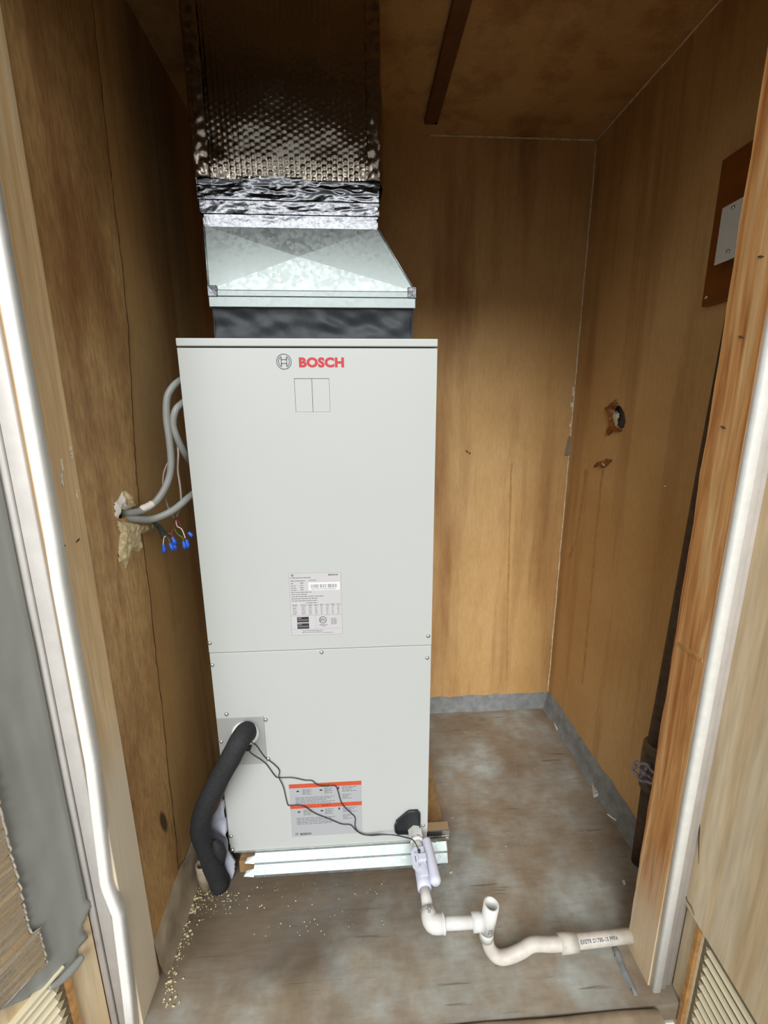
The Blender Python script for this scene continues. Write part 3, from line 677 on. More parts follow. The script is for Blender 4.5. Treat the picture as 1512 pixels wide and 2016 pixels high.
wside((x0, YK, zt0), (x0, y0, zt0), 60, 60, (-1, 0, 0), 3); wside((x1, YK, zt0), (x0, YK, zt0), 10, 10, (0, 1, 0), 2)
build('bubble_wrap', bm, 'foil', D, True)
def seam(xq, w):
    bm = bmesh.new(); grid(bm, 8, 120, lambda u, v: Vector((xq+(u-.5)*w+.002*noise.noise((v*20, xq, 0)), y0-.0105-.003*math.sin(u*math.pi)-.0035*noise.noise((u*3+xq*50, v*26, 1))-.011*math.sin(min(1, v)*math.pi)*.35, zt0+v*(zt1-zt0))))
    r = bmesh.ops.extrude_face_region(bm, geom=bm.faces[:])
    for q in r['geom']:
        if isinstance(q, bmesh.types.BMVert): q.co.y += .004
    build('corner_tape', bm, 'tape' if False else 'foil', D, True)
seam(x0+.016, .032); seam(x1-.014, .03)

# ================================================================== refrigerant line set
LS = thing('refrigerant_lines', 'thick black foam-insulated refrigerant line bending down to the floor', 'pipe', Z(430, 1738, 0))
pp = [Y(488, 1441, .012), Y(482, 1443, -.028), Y(470, 1462, -.058), Y(449, 1502, -.07), Y(424, 1548, -.072), Y(401, 1597, -.066), Y(396, 1640, -.056), Y(412, 1684, -.042), Y(433, 1733, -.026)]
pp[-1].z = .002
build('foam_insulation', tube(bmesh.new(), smooth_path(pp, 8), .0255, 22, wob=.06), 'rubber', LS, True)
q = [Y(489, 1466, -.003), Y(478, 1478, -.028), Y(458, 1512, -.045), Y(441, 1552, -.052), Y(426, 1588, -.05), Y(411, 1622, -.044), Y(416, 1690, -.02)]
build('copper_tube', tube(bmesh.new(), smooth_path(q, 6), .0055, 10), 'copper', LS, True)
c = Y(490, 1466, 0); build('small_line_plug', tube(bmesh.new(), [c, c+Vector((0, -.014, 0)), c+Vector((0, -.018, 0))], [.0085, .0085, .005], 14), 'rubber', LS, True)
bm = bmesh.new(); tube(bm, [Y(422, 1655, -.05), Y(430, 1668, -.05), Y(436, 1680, -.045), Y(438, 1700, -.035)], [.006, .016, .015, .006], 10, wob=.25); build('torn_foam', bm, 'rubber', LS, True)
# white film hanging beside the cabinet
P = [(p.x, p.z) for p in [Y(*q, .004) for q in [(441, 1556), (446, 1590), (450, 1640), (453, 1668), (465, 1688), (464, 1708), (458, 1728), (449, 1706), (441, 1684), (440, 1670), (427, 1663), (414, 1638), (408, 1610), (425, 1580)]]]
bm = patch(bmesh.new(), P, lambda u, v, h: Vector((u, -.006-h, v)), .0018, lambda u, v, d: .004+.012*noise.noise((u*30, v*24, 3)))
r = bmesh.ops.extrude_face_region(bm, geom=bm.faces[:])
for v in r['geom']:
    if isinstance(v, bmesh.types.BMVert): v.co.y += .001
tag(build('plastic_film', bm, 'film', None, True, True), 'torn bluish white plastic film hanging between pipe and cabinet', 'plastic film')
# stub of old pipe
b = Z(405, 1748, 0); tp = Y(397, 1700, b.y); tp2 = tp+Vector((.0, 0, 0))
tag(build('pipe_stub', tube(bmesh.new(), [b+Vector((0, .004, 0)), tp2], .0165, 22, inner=.0125), 'pvc_dirty', None, True, True), 'short open dirty pipe stub standing in the left corner', 'pipe')

# ================================================================== condensate drain
zd = .122; port = Y(817, 1632, 0); EL = Z(847, 1816, zd-.004); TE = Z(955, 1818, zd-.006)
sx = port.x; DR = thing('condensate_drain', 'white plastic drain pipe with open tee and trap lying before the cabinet', 'pipe', (EL.x, EL.y, 0))
yl = (EL.y+TE.y)/2; EL = Vector((EL.x, yl, zd-.004)); TE = Vector((TE.x, yl, zd-.006)); P0 = Vector((sx, -.004, port.z-.002))
d = (EL-P0).normalized(); pt = lambda s: P0+d*s; L = (EL-P0).length
R0 = .01335; RF = .0195
build('hex_adapter', tube(bmesh.new(), [pt(0), pt(.026)], .0215, 6), 'pvc', DR); build('adapter_collar', tube(bmesh.new(), [pt(.026), pt(.034), pt(.036)], [.019, .0185, .0165], 20), 'pvc', DR, True)
build('pipe', cyl(bmesh.new(), pt(.03), pt(.062), R0), 'pvc', DR, True)
build('pipe', cyl(bmesh.new(), pt(.150), pt(L-.03), R0), 'pvc', DR, True)
e = Vector((1, 0, 0)); a0 = EL-d*.03; ep = [a0, EL-d*.014]; ep += [EL-d*.014*(1-t)**2+e*.014*t*t for t in (.25, .5, .75)]; ep += [EL+e*.014, EL+e*.032]
elb = build('elbow', tube(bmesh.new(), ep, RF, 22, True), 'pvc', DR, True)
build('elbow_rim', tube(bmesh.new(), [EL+e*.028, EL+e*.033], RF*1.06, 22), 'pvc', elb, True)
build('pipe', cyl(bmesh.new(), EL+e*.03, TE-e*.026, R0), 'pvc', DR, True)
te = build('tee', cyl(bmesh.new(), TE-e*.03, TE-e*.004, RF), 'pvc', DR, True)
zup = Vector((0, 0, 1)); TC = Vector((TE.x+.006, TE.y, TE.z)); sl = Vector((.012, 0, .046))
st = build('standpipe', cyl(bmesh.new(), TC-Vector((0, 0, .026)), TC+Vector((.008, 0, .052)), RF*.92, 24, inner=.0135), 'pvc', DR, True)
# trap: down, bend on the floor, up again to the outlet
OUT = Z(1110, 1857, .048); END = Z(1236, 1842, .036); ty = TC.y
tb = Z(1003, 1890, .022)
tp = [TC-Vector((0, 0, .02)), TC+Vector((.002, -.001, -.048)), Vector((TC.x+.008, ty-.006, .040)), Vector((TC.x+.026, ty-.012, .021)), Vector((TC.x+.052, ty-.012, .0185)), Vector((TC.x+.085, ty-.008, .026)), Vector((TC.x+.115, ty-.004, .038)), OUT-Vector((.03, 0, 0)), OUT]
build('trap_collar', cyl(bmesh.new(), TC-Vector((0, 0, .050)), TC-Vector((0, 0, .018)), .0175, 22), 'pvc', DR, True)
build('trap', tube(bmesh.new(), smooth_path(tp, 6), .0150, 20), 'pvc_old', DR, True)
dv = (END-OUT).normalized()
build('coupling', cyl(bmesh.new(), OUT-dv*.012, OUT+dv*.03, .0198, 24), 'pvc_old', DR, True)
op = build('outlet_pipe', cyl(bmesh.new(), OUT+dv*.02, END+dv*.05, .0150, 22), 'pvc_old', DR, True)
# printed code along the outlet pipe, facing up and forward
nn = Vector((0, -.62, .78)); nn = (nn-dv*nn.dot(dv)).normalized(); uy = nn.cross(dv)
def curved_text(s, c0, width, height, mat, parent, name, R, axis, nrm, off=.0003):
    me = text_mesh(s, .01, off, width, height); uyv = nrm.cross(axis)
    for v in me.vertices:
        a = (v.co.y-height/2)/R; p = Vector(c0)+axis*v.co.x+nrm*(R*math.cos(a))+uyv*(R*math.sin(a)); v.co = p
    return link(name, me, mat, parent)
curved_text('EXSTR D1785-15 PPFA', OUT+dv*.036, .098, .0075, 'grey_ink', op, 'pipe_print', .01535, dv, nn)
def sticker(parent, c, ax, nrm, R, w, h):
    """small printed block on a fitting: rows of short bars round the pipe"""
    bm = bmesh.new(); t = nrm.cross(ax)
    rnd2 = random.Random(int(w*1e5))
    for i in range(5):
        for j in range(4):
            if rnd2.random() < .25: continue
            x0_ = -h/2+i*h/5; a0_ = (-w/2+j*w/4)/R; x1_ = x0_+h/5*.6; a1_ = a0_+w/4/R*.7; q = lambda x, a: c+ax*x+nrm*(R*math.cos(a))+t*(R*math.sin(a))
            bm.faces.new([bm.verts.new(p) for p in (q(x0_, a0_), q(x1_, a0_), q(x1_, a1_), q(x0_, a1_))])
    build('fitting_print', bm, 'grey_ink', parent)
nz = Vector((0, 0, 1)); n1 = (nz-d*nz.dot(d)).normalized()
sticker(elb, EL-d*.02, d, n1, RF+.0004, .014, .019)
nf = Vector((.15, -1, .0)).normalized(); sticker(st, TC-Vector((0, 0, .006)), Vector((0, 0, 1)), nf, RF*.92+.0012, .012, .014)

# float switch on the drain
FS = thing('float_switch', 'bluish white plastic float switch clamped on the drain pipe', 'switch', pt(.1))
s0 = Vector((1, 0, 0)); s0 = (s0-d*s0.dot(d)).normalized(); n1 = s0.cross(d)*-1
if n1.z < 0: n1 = -n1
build('pipe_body', tube(bmesh.new(), [pt(.058), pt(.066), pt(.14), pt(.155)], [.0165, .018, .018, .0175], 22), 'plastic', FS, True)
ca, cb = pt(.034)+s0*.026+n1*.006, pt(.150)+s0*.030+n1*.006
build('float_chamber', tube(bmesh.new(), [ca, ca+d*.003, ca+d*.006, cb-d*.012, cb-d*.005, cb], [.011, .0128, .0132, .0145, .0135, .008], 22), 'plastic', FS, True)
bm = bmesh.new(); bp = [(-.024, .074), (-.012, .062), (.012, .062), (.012, .135), (-.006, .135), (-.024, .112)]
prism(bm, [pt(v)+s0*u+n1*.016 for u, v in bp], n1*.005); fp = build('switch_plate', bm, 'plastic', FS)
bm = bmesh.new(); prism(bm, [pt(v)+s0*u+n1*.02 for u, v in [(-.006, .085), (.014, .085), (.014, .100), (-.006, .100)]], n1*.007); build('clip', bm, 'plastic', FS)
bm = bmesh.new(); prism(bm, [pt(v)+s0*u+n1*.02 for u, v in [(-.010, .118), (.004, .106), (.010, .126), (.004, .132), (-.002, .124)]], n1*.003); build('lever', bm, 'plastic', FS)
bm = bmesh.new()
for u0, u1, v0, v1 in [(-.0145, -.0128, .086, .101), (-.014, -.0135, .074, .079), (-.0095, -.009, .074, .079), (-.014, -.009, .074, .0747), (-.014, -.009, .0783, .079), (-.008, -.0074, .104, .110), (-.004, -.0034, .104, .110), (-.008, -.0034, .1093, .110)]:
    bm.faces.new([bm.verts.new(pt(v)+s0*u+n1*.0213) for u, v in ((u0, v0), (u1, v0), (u1, v1), (u0, v1))])
build('switch_marks', bm, 'black_ink', fp)
# switch leads: two thin black wires up to the refrigerant line
W = thing('switch_leads', 'pair of thin black wires crossing the lower panel to the float switch', 'wire', Y(640, 1600, -.004))
yy = -.0045; ctr = pt(.076)+n1*.024-s0*.002
w1 = [Y(489, 1470, -.012), Y(492, 1480, yy), Y(500, 1487, yy), Y(522, 1502, yy), Y(541, 1527, yy), Y(550, 1531, yy), Y(575, 1531, yy), Y(600, 1536, yy), Y(614, 1537, yy), Y(625, 1545, yy), Y(640, 1548, yy), Y(659, 1547, yy), Y(665, 1557, yy), Y(673, 1582, yy), Y(690, 1600, yy), Y(699, 1610, yy), Y(699, 1627, yy-.001), Y(706, 1638, yy-.002), Y(722, 1643, -.008), Y(748, 1642, -.013)]
w2 = [Y(493, 1460, -.012), Y(505, 1468, yy), Y(521, 1490, yy), Y(540, 1505, yy), Y(550, 1517, yy), Y(549, 1530, yy-.002), Y(558, 1550, yy), Y(565, 1580, yy), Y(570, 1586, yy), Y(585, 1585, yy), Y(600, 1588, yy), Y(620, 1601, yy), Y(645, 1611, yy), Y(672, 1622, yy), Y(690, 1624, yy), Y(700, 1634, yy-.002), Y(712, 1642, -.007), Y(730, 1645, -.010), Y(750, 1643.5, -.014)]
end = [Y(775, 1644, -.02), Y(795, 1648, -.03), ctr+n1*.012-d*.02-s0*.012, ctr]
build('wire', tube(bmesh.new(), smooth_path(w1+end, 5), .0013, 6), 'blackwire', W, True)
build('wire', tube(bmesh.new(), smooth_path(w2+[p+Vector((0, -.001, .002)) for p in end], 5), .0013, 6), 'blackwire', W, True)
build('strain_relief', tube(bmesh.new(), [ctr-n1*.003, ctr+n1*.002], .0038, 12), 'blackwire', W, True)

# ================================================================== cables on the left wall
def cable(name, pts, r, label, group=None, mat='cable'):
    return tag(build(name, tube(bmesh.new(), smooth_path([Y(*q) for q in pts], 8), r, 14), mat, None, True, True), label, 'cable', group)
hole_y = -.095
ca = cable('power_cable', [(238, 1004, X(238, 1004, XL-.04).y), (239, 1005, X(239, 1005, XL-.012).y), (252, 1010, -.075), (282, 1004, -.045), (309, 985, -.02), (330, 950, -.002), (337, 915, .004), (334, 870, .006), (328, 822, .008), (329, 785, .012), (338, 765, .02), (351, 752, .04), (362, 746, .09), (372, 742, .14)], .0078, 'grey cable rising from the wall hole with white paint smear')
p_ = smooth_path([Y(*q) for q in [(275, 1004, -.05), (292, 997, -.036), (302, 990, -.027)]], 4)
build('paint_smear', tube(bmesh.new(), [p+Vector((.001, -.0014, .0008)) for p in p_], [.004, .0076, .008, .0078, .008, .0078, .0078, .0076, .003][:len(p_)], 10, wob=.12), 'cable_paint', ca, True)
cable('power_cable', [(240, 1013, X(240, 1013, XL-.04).y), (242, 1015, X(242, 1015, XL-.012).y), (262, 1021, -.066), (300, 1022, -.03), (340, 1005, -.006), (371, 980, .03), (388, 966, .09), (396, 958, .13)], .0082, 'grey cable sweeping level from the wall hole behind the cabinet')
cable('power_cable', [(378, 786, .13), (366, 789, .08), (358, 795, .035), (346, 808, .016), (341, 835, .014), (349, 863, .018), (365, 895, .04), (380, 918, .10), (388, 930, .14)], .0078, 'grey cable looping out beside the cabinet and back')
cable('control_wire', [(346, 860, .03), (351, 890, .02), (350, 925, .018), (355, 960, .018), (356, 992, .02), (347, 1018, .02)], .0022, 'thin pinkish wire hanging straight behind the grey cables', None, 'thinwire')
cable('control_wire', [(333, 905, .016), (323, 930, .010), (321, 955, .008), (326, 982, .010), (333, 1003, .014), (343, 1020, .018)], .0018, 'thin pinkish wire bowing out left of the rising cable', None, 'thinwire')
def connector(parent, q0, q1, r=.0044):
    a, b = Y(*q0), Y(*q1); dd = (b-a); bm = tube(bmesh.new(), [a, a+dd*.12, a+dd*.45, a+dd*.55, b], [r*.75, r*.9, r*.95, r*1.12, r*1.1], 12, inner=None)
    return build('crimp_connector', bm, 'blue', parent, True)
def wires(parent, lst):
    for q, mt, r in lst: build('wire', tube(bmesh.new(), smooth_path([Y(*k) for k in q], 5), r, 6), mt, parent, True)
B1 = thing('wire_bundle', 'dark wires with blue crimp connectors hanging below the grey cables', 'wires', Y(335, 1080, .0))
wires(B1, [([(296, 1026, -.03), (312, 1035, -.015), (326, 1050, -.004), (334, 1058, 0)], 'darkwire', .0032), ([(300, 1028, -.028), (313, 1044, -.012), (319, 1060, -.004)], 'darkwire', .0022),
           ([(330, 1054, 0), (323, 1058, 0), (322, 1066, 0), (321, 1073, 0)], 'whitewire', .0012), ([(328, 1056, .002), (333, 1062, .002), (334, 1069, .002)], 'greenwire', .0013), ([(330, 1050, .002), (338, 1052, .003), (341, 1060, .004)], 'redwire', .0022)])
connector(B1, (322, 1072, 0), (324, 1088, -.001)); connector(B1, (334, 1069, .002), (341, 1083, .002)); connector(B1, (339, 1057, .004), (346, 1071, .004)); connector(B1, (342, 1066, .006), (346, 1082, .006))
B2 = thing('wire_bundle', 'red-brown wires with blue crimp connectors hanging against the cabinet side', 'wires', Y(360, 1076, .02))
wires(B2, [([(346, 1017, .02), (345, 1030, .02), (341, 1042, .018), (337, 1052, .012)], 'redwire', .0018), ([(346, 1024, .02), (349, 1036, .02), (356, 1040, .02), (360, 1046, .02), (365, 1060, .02)], 'whitewire', .0013),
           ([(345, 1026, .022), (344, 1040, .022), (350, 1052, .022), (359, 1058, .022), (361, 1067, .022)], 'greenwire', .0013), ([(347, 1020, .02), (352, 1026, .022), (357, 1037, .024)], 'redwire', .0026)])
connector(B2, (361, 1066, .022), (365, 1080, .022)); connector(B2, (367, 1062, .02), (371, 1078, .02)); connector(B2, (371, 1048, .03), (379, 1056, .03))
# foam around the cable hole
def foam(px, label, amp, mat, nm):
    P = [(p.y, p.z) for p in [X(*q, XL) for q in px]]
    bm = patch(bmesh.new(), P, lambda u, v, h: Vector((XL+h, u, v)), .0017, lambda u, v, d: .001+min(.006, d*.6)*amp+.004*abs(fbm((u*45, v*45, 2), 4))*min(1, d/.006))
    return bm
FO = thing('foam_patch', 'cream expanding foam smeared around the cable hole in the left wall', 'foam', X(255, 1040, XL))
build('lower_smear', foam([(231, 1026), (250, 1028), (270, 1026), (296, 1024), (303, 1034), (299, 1044), (284, 1050), (272, 1052), (276, 1075), (274, 1088), (262, 1084), (254, 1088), (250, 1105), (247, 1122), (243, 1110), (234, 1106), (232, 1085), (236, 1050), (231, 1035)], '', 1.2, 'foamy', ''), 'foamy', FO, True)
build('upper_smear', foam([(240, 968), (247, 966), (256, 972), (262, 988), (266, 1000), (254, 1002), (246, 990)], '', 1, 'foamy', ''), 'foamy', FO, True)
build('plaster_rim', foam([(232, 984), (240, 967), (246, 990), (256, 1000), (246, 1004), (236, 1002), (236, 1010), (231, 1022), (226, 1016), (224, 990)], '', 1, 'plaster', ''), 'plaster', FO, True)

# ================================================================== right wall fittings
bx = X(1380, 605, XR-.018)
bb = tag(build('backing_board', BX(XR-.018, XR, -.10, bx.y, bx.z, bx.z+.30, bev=.0015), 'darkboard', None, False, True), 'small varnished brown board behind the white cover plate', 'board')
sc = X(1391, 585, XR-.018); screw(bb, sc, (-1, 0, 0), .004)
JB = thing('junction_box', 'junction box with pale blank cover plate on the brown board', 'electrical box', (XR-.018, -.04, 1.65))
pa = X(1405, 523, .885); pb = X(1420, 411, .885)
build('box_body', BX(.889, XR-.0185, pa.y-.062, pa.y-.006, pa.z+.006, pb.z-.006), 'galv', JB)
cp = build('cover_plate', BX(.885, .889, pa.y-.070, pa.y, pa.z, pb.z, bev=.0012), 'platewhite', JB)
for q in [(1434, 495), (1444, 409)]: screw(cp, X(*q, .885), (-1, 0, 0), .004)
VP = thing('wall_pipe', 'dark rusty upright pipe with shut-off valve beside the raw jamb', 'pipe', (.895, -.03, 0))
pyt = lambda q: X(*q, .9).y
tx = .9; topz = 1.75
build('upper_pipe', tube(bmesh.new(), [(tx, -.085, topz), (tx, -.064, 1.2), (tx, -.040, .52), (tx, -.034, .38)], .0225, 18, wob=.05), 'rust', VP, True)
build('valve_body', tube(bmesh.new(), [(tx, -.034, .41), (tx, -.032, .40), (tx, -.031, .355), (tx, -.031, .30), (tx, -.031, .26), (tx, -.031, .25)], [.022, .029, .030, .027, .025, .018], 16), 'rustbody', VP, True)
build('lower_pipe', tube(bmesh.new(), [(tx, -.031, .27), (tx, -.034, .10), (tx, -.036, 0)], .0185, 16, wob=.05), 'rust', VP, True)
hc = X(1268, 1521, .845); st_ = Vector((tx, -.031, hc.z)); ax = (hc-st_).normalized()
build('valve_stem', tube(bmesh.new(), [st_, hc+ax*.004], .006, 10), 'valve', VP, True)
hw_u = ax.orthogonal().normalized(); hw_v = ax.cross(hw_u)
bm = bmesh.new(); N = 48; ringp = [hc+(hw_u*math.cos(2*math.pi*i/N)+hw_v*math.sin(2*math.pi*i/N))*(.026+.0028*math.cos(6*2*math.pi*i/N)) for i in range(N+1)]
tube(bm, ringp, .0042, 8, False); hw = build('handwheel', bm, 'valve', VP, True)
for k in range(4):
    a = k*math.pi/2+.4; build('spoke', tube(bmesh.new(), [hc, hc+(hw_u*math.cos(a)+hw_v*math.sin(a))*.024], .0034, 8), 'valve', hw, True)
build('hub', tube(bmesh.new(), [hc-ax*.004, hc+ax*.006, hc+ax*.008], [.008, .008, .003], 12), 'valve', hw, True)
q = X(1310, 957, XR); screw(wr, q, (-1, 0, 0), .004)

# ================================================================== doors
def dframe(h, az, side):
    a = math.radians(az); e = Vector((-math.sin(a), -math.cos(a), 0)); n = Vector((-e.y, e.x, 0)) if side < 0 else Vector((e.y, -e.x, 0)); h = Vector((h[0], h[1], 0))
    f = lambda s, d_, z: h+e*s+n*d_+Vector((0, 0, z))
    def inv(px, py, off=0):
        r_ = ray(px, py); t_ = ((h+n*off-CAM).dot(n))/r_.dot(n); q_ = CAM+r_*t_; return (q_-h).dot(e), q_.z
    return f, inv
def dbox(bm, f, s0, s1, d0, d1, z0, z1):
    vs = [bm.verts.new(f(s, d_, z)) for s in (s0, s1) for d_ in (d0, d1) for z in (z0, z1)]
    for q in ((0, 1, 3, 2), (4, 5, 7, 6), (0, 1, 5, 4), (2, 3, 7, 6), (0, 2, 6, 4), (1, 3, 7, 5)): bm.faces.new([vs[k] for k in q])
    return bm
def slats(parent, f, s0, s1, ztop, n, pitch, mat='cream'):
    for i in range(n):
        z = ztop-i*pitch; bm = bmesh.new()
        prof = [(.000, z), (.011, z-.006), (.012, z-.0075), (.0105, z-.009), (-.002, z-.003)]
        a = [bm.verts.new(f(s0+.004, d_, zz)) for d_, zz in prof]; b = [bm.verts.new(f(s1-.004, d_, zz)) for d_, zz in prof]
        tipa = [bm.verts.new(f(s0-.012, .0005, z-.011))]
        for k in range(5): bm.faces.new((a[k], a[(k+1) % 5], b[(k+1) % 5], b[k])); bm.faces.new((a[k], a[(k+1) % 5], tipa[0]))
        bm.faces.new(b); build('louver_slat', bm, mat, parent)
# left door
fL, iL = dframe((-.446, -.317), 22, -1)
ZD0, ZD1 = -.08, 1.915
bm = bmesh.new(); dbox(bm, fL, 0, .58, -.04, 0, .30, ZD1); dbox(bm, fL, 0, .060, -.04, 0, ZD0, .30); dbox(bm, fL, .50, .58, -.04, 0, ZD0, .30); dbox(bm, fL, .060, .50, -.04, 0, ZD0, -.02)
d1 = struct(build('door_1', bm, 'door'), 'tan wooden door open with foil insulation on its inside', 'door')
build('louver_frame', dbox(bmesh.new(), fL, .060, .50, -.006, -.001, -.02, .30), 'louver_frame', d1)
build('frame_edge', dbox(bmesh.new(), fL, .052, .062, -.004, .006, -.02, .295), 'edgewood', d1)
slats(d1, fL, .078, .48, .292, 15, .021)
build('louver_lip', dbox(bmesh.new(), fL, .062, .48, 0, .012, .296, .300), 'cream', d1)
# insulation sheet on the left door
IS = thing('insulation_sheet', 'crinkled foil sheet with wide grey border taped inside the tan door', 'insulation', fL(.25, .003, .28))
def gsheet():
    off = .010; pp_ = [iL(*q, off) for q in [(190, 1780), (178, 1798), (169, 1818), (171, 1832), (178, 1848), (162, 1862), (160, 1874), (166, 1882), (130, 1920), (97, 1946), (40, 1978), (0, 1996)]]
    P = [(-.004, 1.89), (-.004, pp_[0][1]+.02)]+pp_+[(.30, pp_[-1][1]), (.30, 1.89)]
    bm = patch(bmesh.new(), P, lambda u, v, h: fL(u, h, v), .008, lambda u, v, d_: .007+.003*noise.noise((u*22, v*3, 1))+.002*noise.noise((u*60, v*9, 4)))
    r = bmesh.ops.extrude_face_region(bm, geom=bm.faces[:]); n_ = fL(0, 1, 0)-fL(0, 0, 0)
    for v in r['geom']:
        if isinstance(v, bmesh.types.BMVert): v.co -= n_*.0035
    return bm
build('grey_border', gsheet(), 'greysheet', IS, True)
def dfoil():
    off = .013; s1, _ = iL(95, 1895, off); zb = iL(95, 1895, off)[1]; bm = bmesh.new()
    def f(u, v):
        z = zb+v**1.5*(1.9-zb); se = s1-(.0 if z < zb+.085 else -.012); s = se+u*(.34-se); zz = z+(.20*(s-s1) if v < .5 else .20*(s-s1)*(1-v)*2)*.9
        rid = noise.noise((zz*110, s*5, 0))*.003+abs(noise.noise((zz*48, s*3, 3)))*.008+noise.noise((zz*260, s*26, 7))*.001
        return fL(s, .012+rid, zz)
    grid(bm, 50, 420, f); r = bmesh.ops.extrude_face_region(bm, geom=bm.faces[:]); n_ = fL(0, 1, 0)-fL(0, 0, 0)
    for v in r['geom']:
        if isinstance(v, bmesh.types.BMVert): v.co -= n_*.002
    return bm
build('foil_face', dfoil(), 'doorfoil', IS, True)
ce_ = [iL(*q, .012) for q in [(164, 1884), (145, 1906), (120, 1930), (97, 1946)]]
build('curled_edge', tube(bmesh.new(), smooth_path([fL(s, .010, z) for s, z in ce_], 5), [.003+.006*math.sin(math.pi*min(1, .15+i/15*.85)) for i in range(16)], 12), 'greysheet', IS, True)
# right door
fR, iR = dframe((.797, -.312), 4, 1)
bm = bmesh.new(); dbox(bm, fR, 0, .58, -.045, -.006, .25, ZD1); dbox(bm, fR, 0, .052, -.045, -.006, ZD0, .25); dbox(bm, fR, .50, .58, -.045, -.006, ZD0, .25); dbox(bm, fR, .052, .50, -.045, -.006, ZD0, -.10)
d2 = struct(build('door_2', bm, 'door'), 'tan wooden door open with louvred vent at its foot', 'door')
zlo = iR(1430, 1911)[1]
build('face_panel', dbox(bmesh.new(), fR, .0, .58, -.006, .002, zlo, ZD1), 'door', d2)
build('louver_frame', dbox(bmesh.new(), fR, .052, .50, -.014, -.008, -.10, zlo+.01), 'louver_frame', d2)
s_, z_ = iR(1355, 1900); build('frame_edge', dbox(bmesh.new(), fR, .036, .047, -.006, .0015, ZD0, zlo-.002), 'edgewood', d2)
s0_, z0_ = iR(1387, 1856, -.008); s1_, z1_ = iR(1358, 1984, -.008)
slats(d2, lambda s, dd_, z: fR(s, dd_-.012, z), s0_+.012, .48, z0_+.008, 17, (z0_-z1_)/8)
bm = bmesh.new(); cr = [iR(*q, .002) for q in [(1379, 1578), (1378, 1620), (1376, 1660), (1376, 1700)]]; tube(bm, [fR(s, .002, z) for s, z in cr], [.0004, .0014, .0014, .0004], 6); build('crack', bm, 'rust', d2)
bm = bmesh.new(); cr = [iR(*q, .002) for q in [(1350, 1757), (1353, 1773), (1362, 1786), (1367, 1802)]]; tube(bm, [fR(s, .002, z) for s, z in cr], [.0004, .0014, .0014, .0008], 6); build('crack', bm, 'rust', d2)

# ================================================================== litter on the floor
def scrap(name, quad, th, mat, label, cat='scrap'):
    bm = prism(bmesh.new(), [Z(*q, .003)+Vector((0, 0, .0)) for q in quad], (0, 0, th))
    for v in bm.verts: v.co.z -= .0025
    return tag(build(name, bm, mat, None, False, True), label, cat)
scrap('plastic_scrap', [(1086, 1413), (1091, 1412), (1101, 1435), (1096, 1438)], .006, 'scrap', 'plain white plastic strip on the floor near the back corner')
scrap('plastic_scrap', [(1110, 1452), (1113, 1451), (1119, 1458), (1118, 1459)], .003, 'scrap', 'tiny thin white sliver on the floor beside the right wall cove')
sr = scrap('plastic_scrap', [(1164, 1538), (1173, 1537), (1178, 1566), (1169, 1570)], .006, 'scrap', 'white ribbed plastic piece on the floor against the right cove')
for k in range(6):
    t0 = k/6+.04; a = Z(1164+t0*6, 1538+t0*31, .003); b = Z(1173+t0*5, 1537+t0*30, .003); bm = bmesh.new(); tube(bm, [a+Vector((0, 0, .006)), b+Vector((0, 0, .006))], .0018, 6); build('rib', bm, 'clear_scrap', sr)
sr = scrap('plastic_scrap', [(1194, 1602), (1198, 1601), (1224, 1620), (1222, 1625)], .004, 'clear_scrap', 'dull clear plastic piece on the floor before the rusty pipe')
build('raised_rim', tube(bmesh.new(), [Z(*q, .006) for q in [(1196, 1603), (1222, 1622)]], .0022, 6), 'scrap', sr)
scrap('plastic_scrap', [(1225, 1734), (1229, 1733), (1232, 1741), (1229, 1742)], .004, 'scrap', 'small curved white chip on the floor beside the raw jamb')
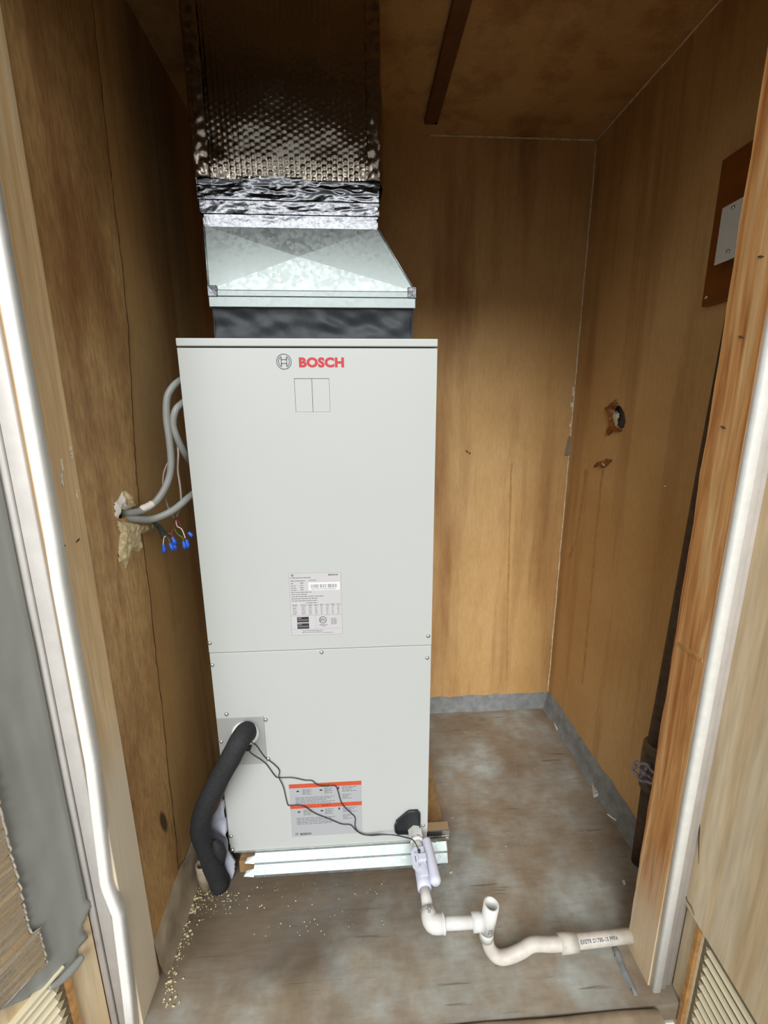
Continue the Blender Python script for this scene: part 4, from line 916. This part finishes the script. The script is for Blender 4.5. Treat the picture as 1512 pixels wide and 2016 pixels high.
def crumb(bm, c, s):
    n0 = len(bm.verts); bmesh.ops.create_icosphere(bm, subdivisions=1, radius=s)
    bm.verts.ensure_lookup_table()
    sc_ = Vector((random.uniform(.6, 1.4), random.uniform(.6, 1.4), random.uniform(.4, .8)))
    for v in bm.verts[n0:]: v.co = Vector((v.co.x*sc_.x, v.co.y*sc_.y, v.co.z*sc_.z))*random.uniform(.7, 1.2)+c+Vector((0, 0, s*.4))
bm = bmesh.new(); rnd = random.Random(11)
edge = [(385, 1748), (372, 1775), (362, 1800), (350, 1835), (338, 1865), (325, 1905), (318, 1940), (312, 1985)]
for i in range(190):
    t = rnd.random()*(len(edge)-1); k = int(t); a, b = edge[k], edge[k+1]; px = a[0]+(b[0]-a[0])*(t-k)+7+abs(rnd.gauss(0, 11)); py = a[1]+(b[1]-a[1])*(t-k)
    crumb(bm, Z(px, py, 0), rnd.choice([.001, .0013, .0018, .0026, .0036]))
for i in range(170): crumb(bm, Z(385+abs(rnd.gauss(0, 50)), 1755+rnd.gauss(0, 16)+abs(rnd.gauss(0, 14)), 0), rnd.choice([.0009, .0013, .002]))
for i in range(60): crumb(bm, Z(rnd.uniform(480, 760), rnd.uniform(1735, 1850), 0), rnd.choice([.0008, .0012, .0016]))
for i in range(45): crumb(bm, Z(rnd.uniform(890, 1230), rnd.uniform(1430, 1760), 0), rnd.choice([.0008, .0011, .0016]))
o = build('foam_crumbs', bm, 'grit', None, False, True); tag(o, 'cream foam crumbs and grit scattered over the floor', 'debris', None, 'stuff')
bm = bmesh.new(); crumb(bm, Z(888, 1718, 0), .005); tag(build('foam_lump', bm, 'grit', None, True, True), 'single round cream lump on the floor right of the float switch', 'debris')
bm = bmesh.new(); crumb(bm, Z(381, 1752, 0), .012); crumb(bm, Z(378, 1745, .01), .007); tag(build('foam_lump', bm, 'foamy', None, True, True), 'yellowish foam lump on the floor beside the pipe stub', 'debris')
P = [Z(*q, 0) for q in [(1204, 1860), (1212, 1862), (1222, 1876), (1230, 1900), (1246, 1935), (1256, 1958), (1248, 1962), (1232, 1935), (1215, 1898), (1206, 1874)]]
bm = patch(bmesh.new(), [(p.x, p.y) for p in P], lambda u, v, h: Vector((u, v, h)), .004, lambda u, v, d_: .002+min(.008, d_*.8)+.004*abs(fbm((u*50, v*50, 0))))
tag(build('mortar_smear', bm, 'concrete', None, True, True), 'grey mortar smear on the floor in front of the drain outlet', 'mortar')
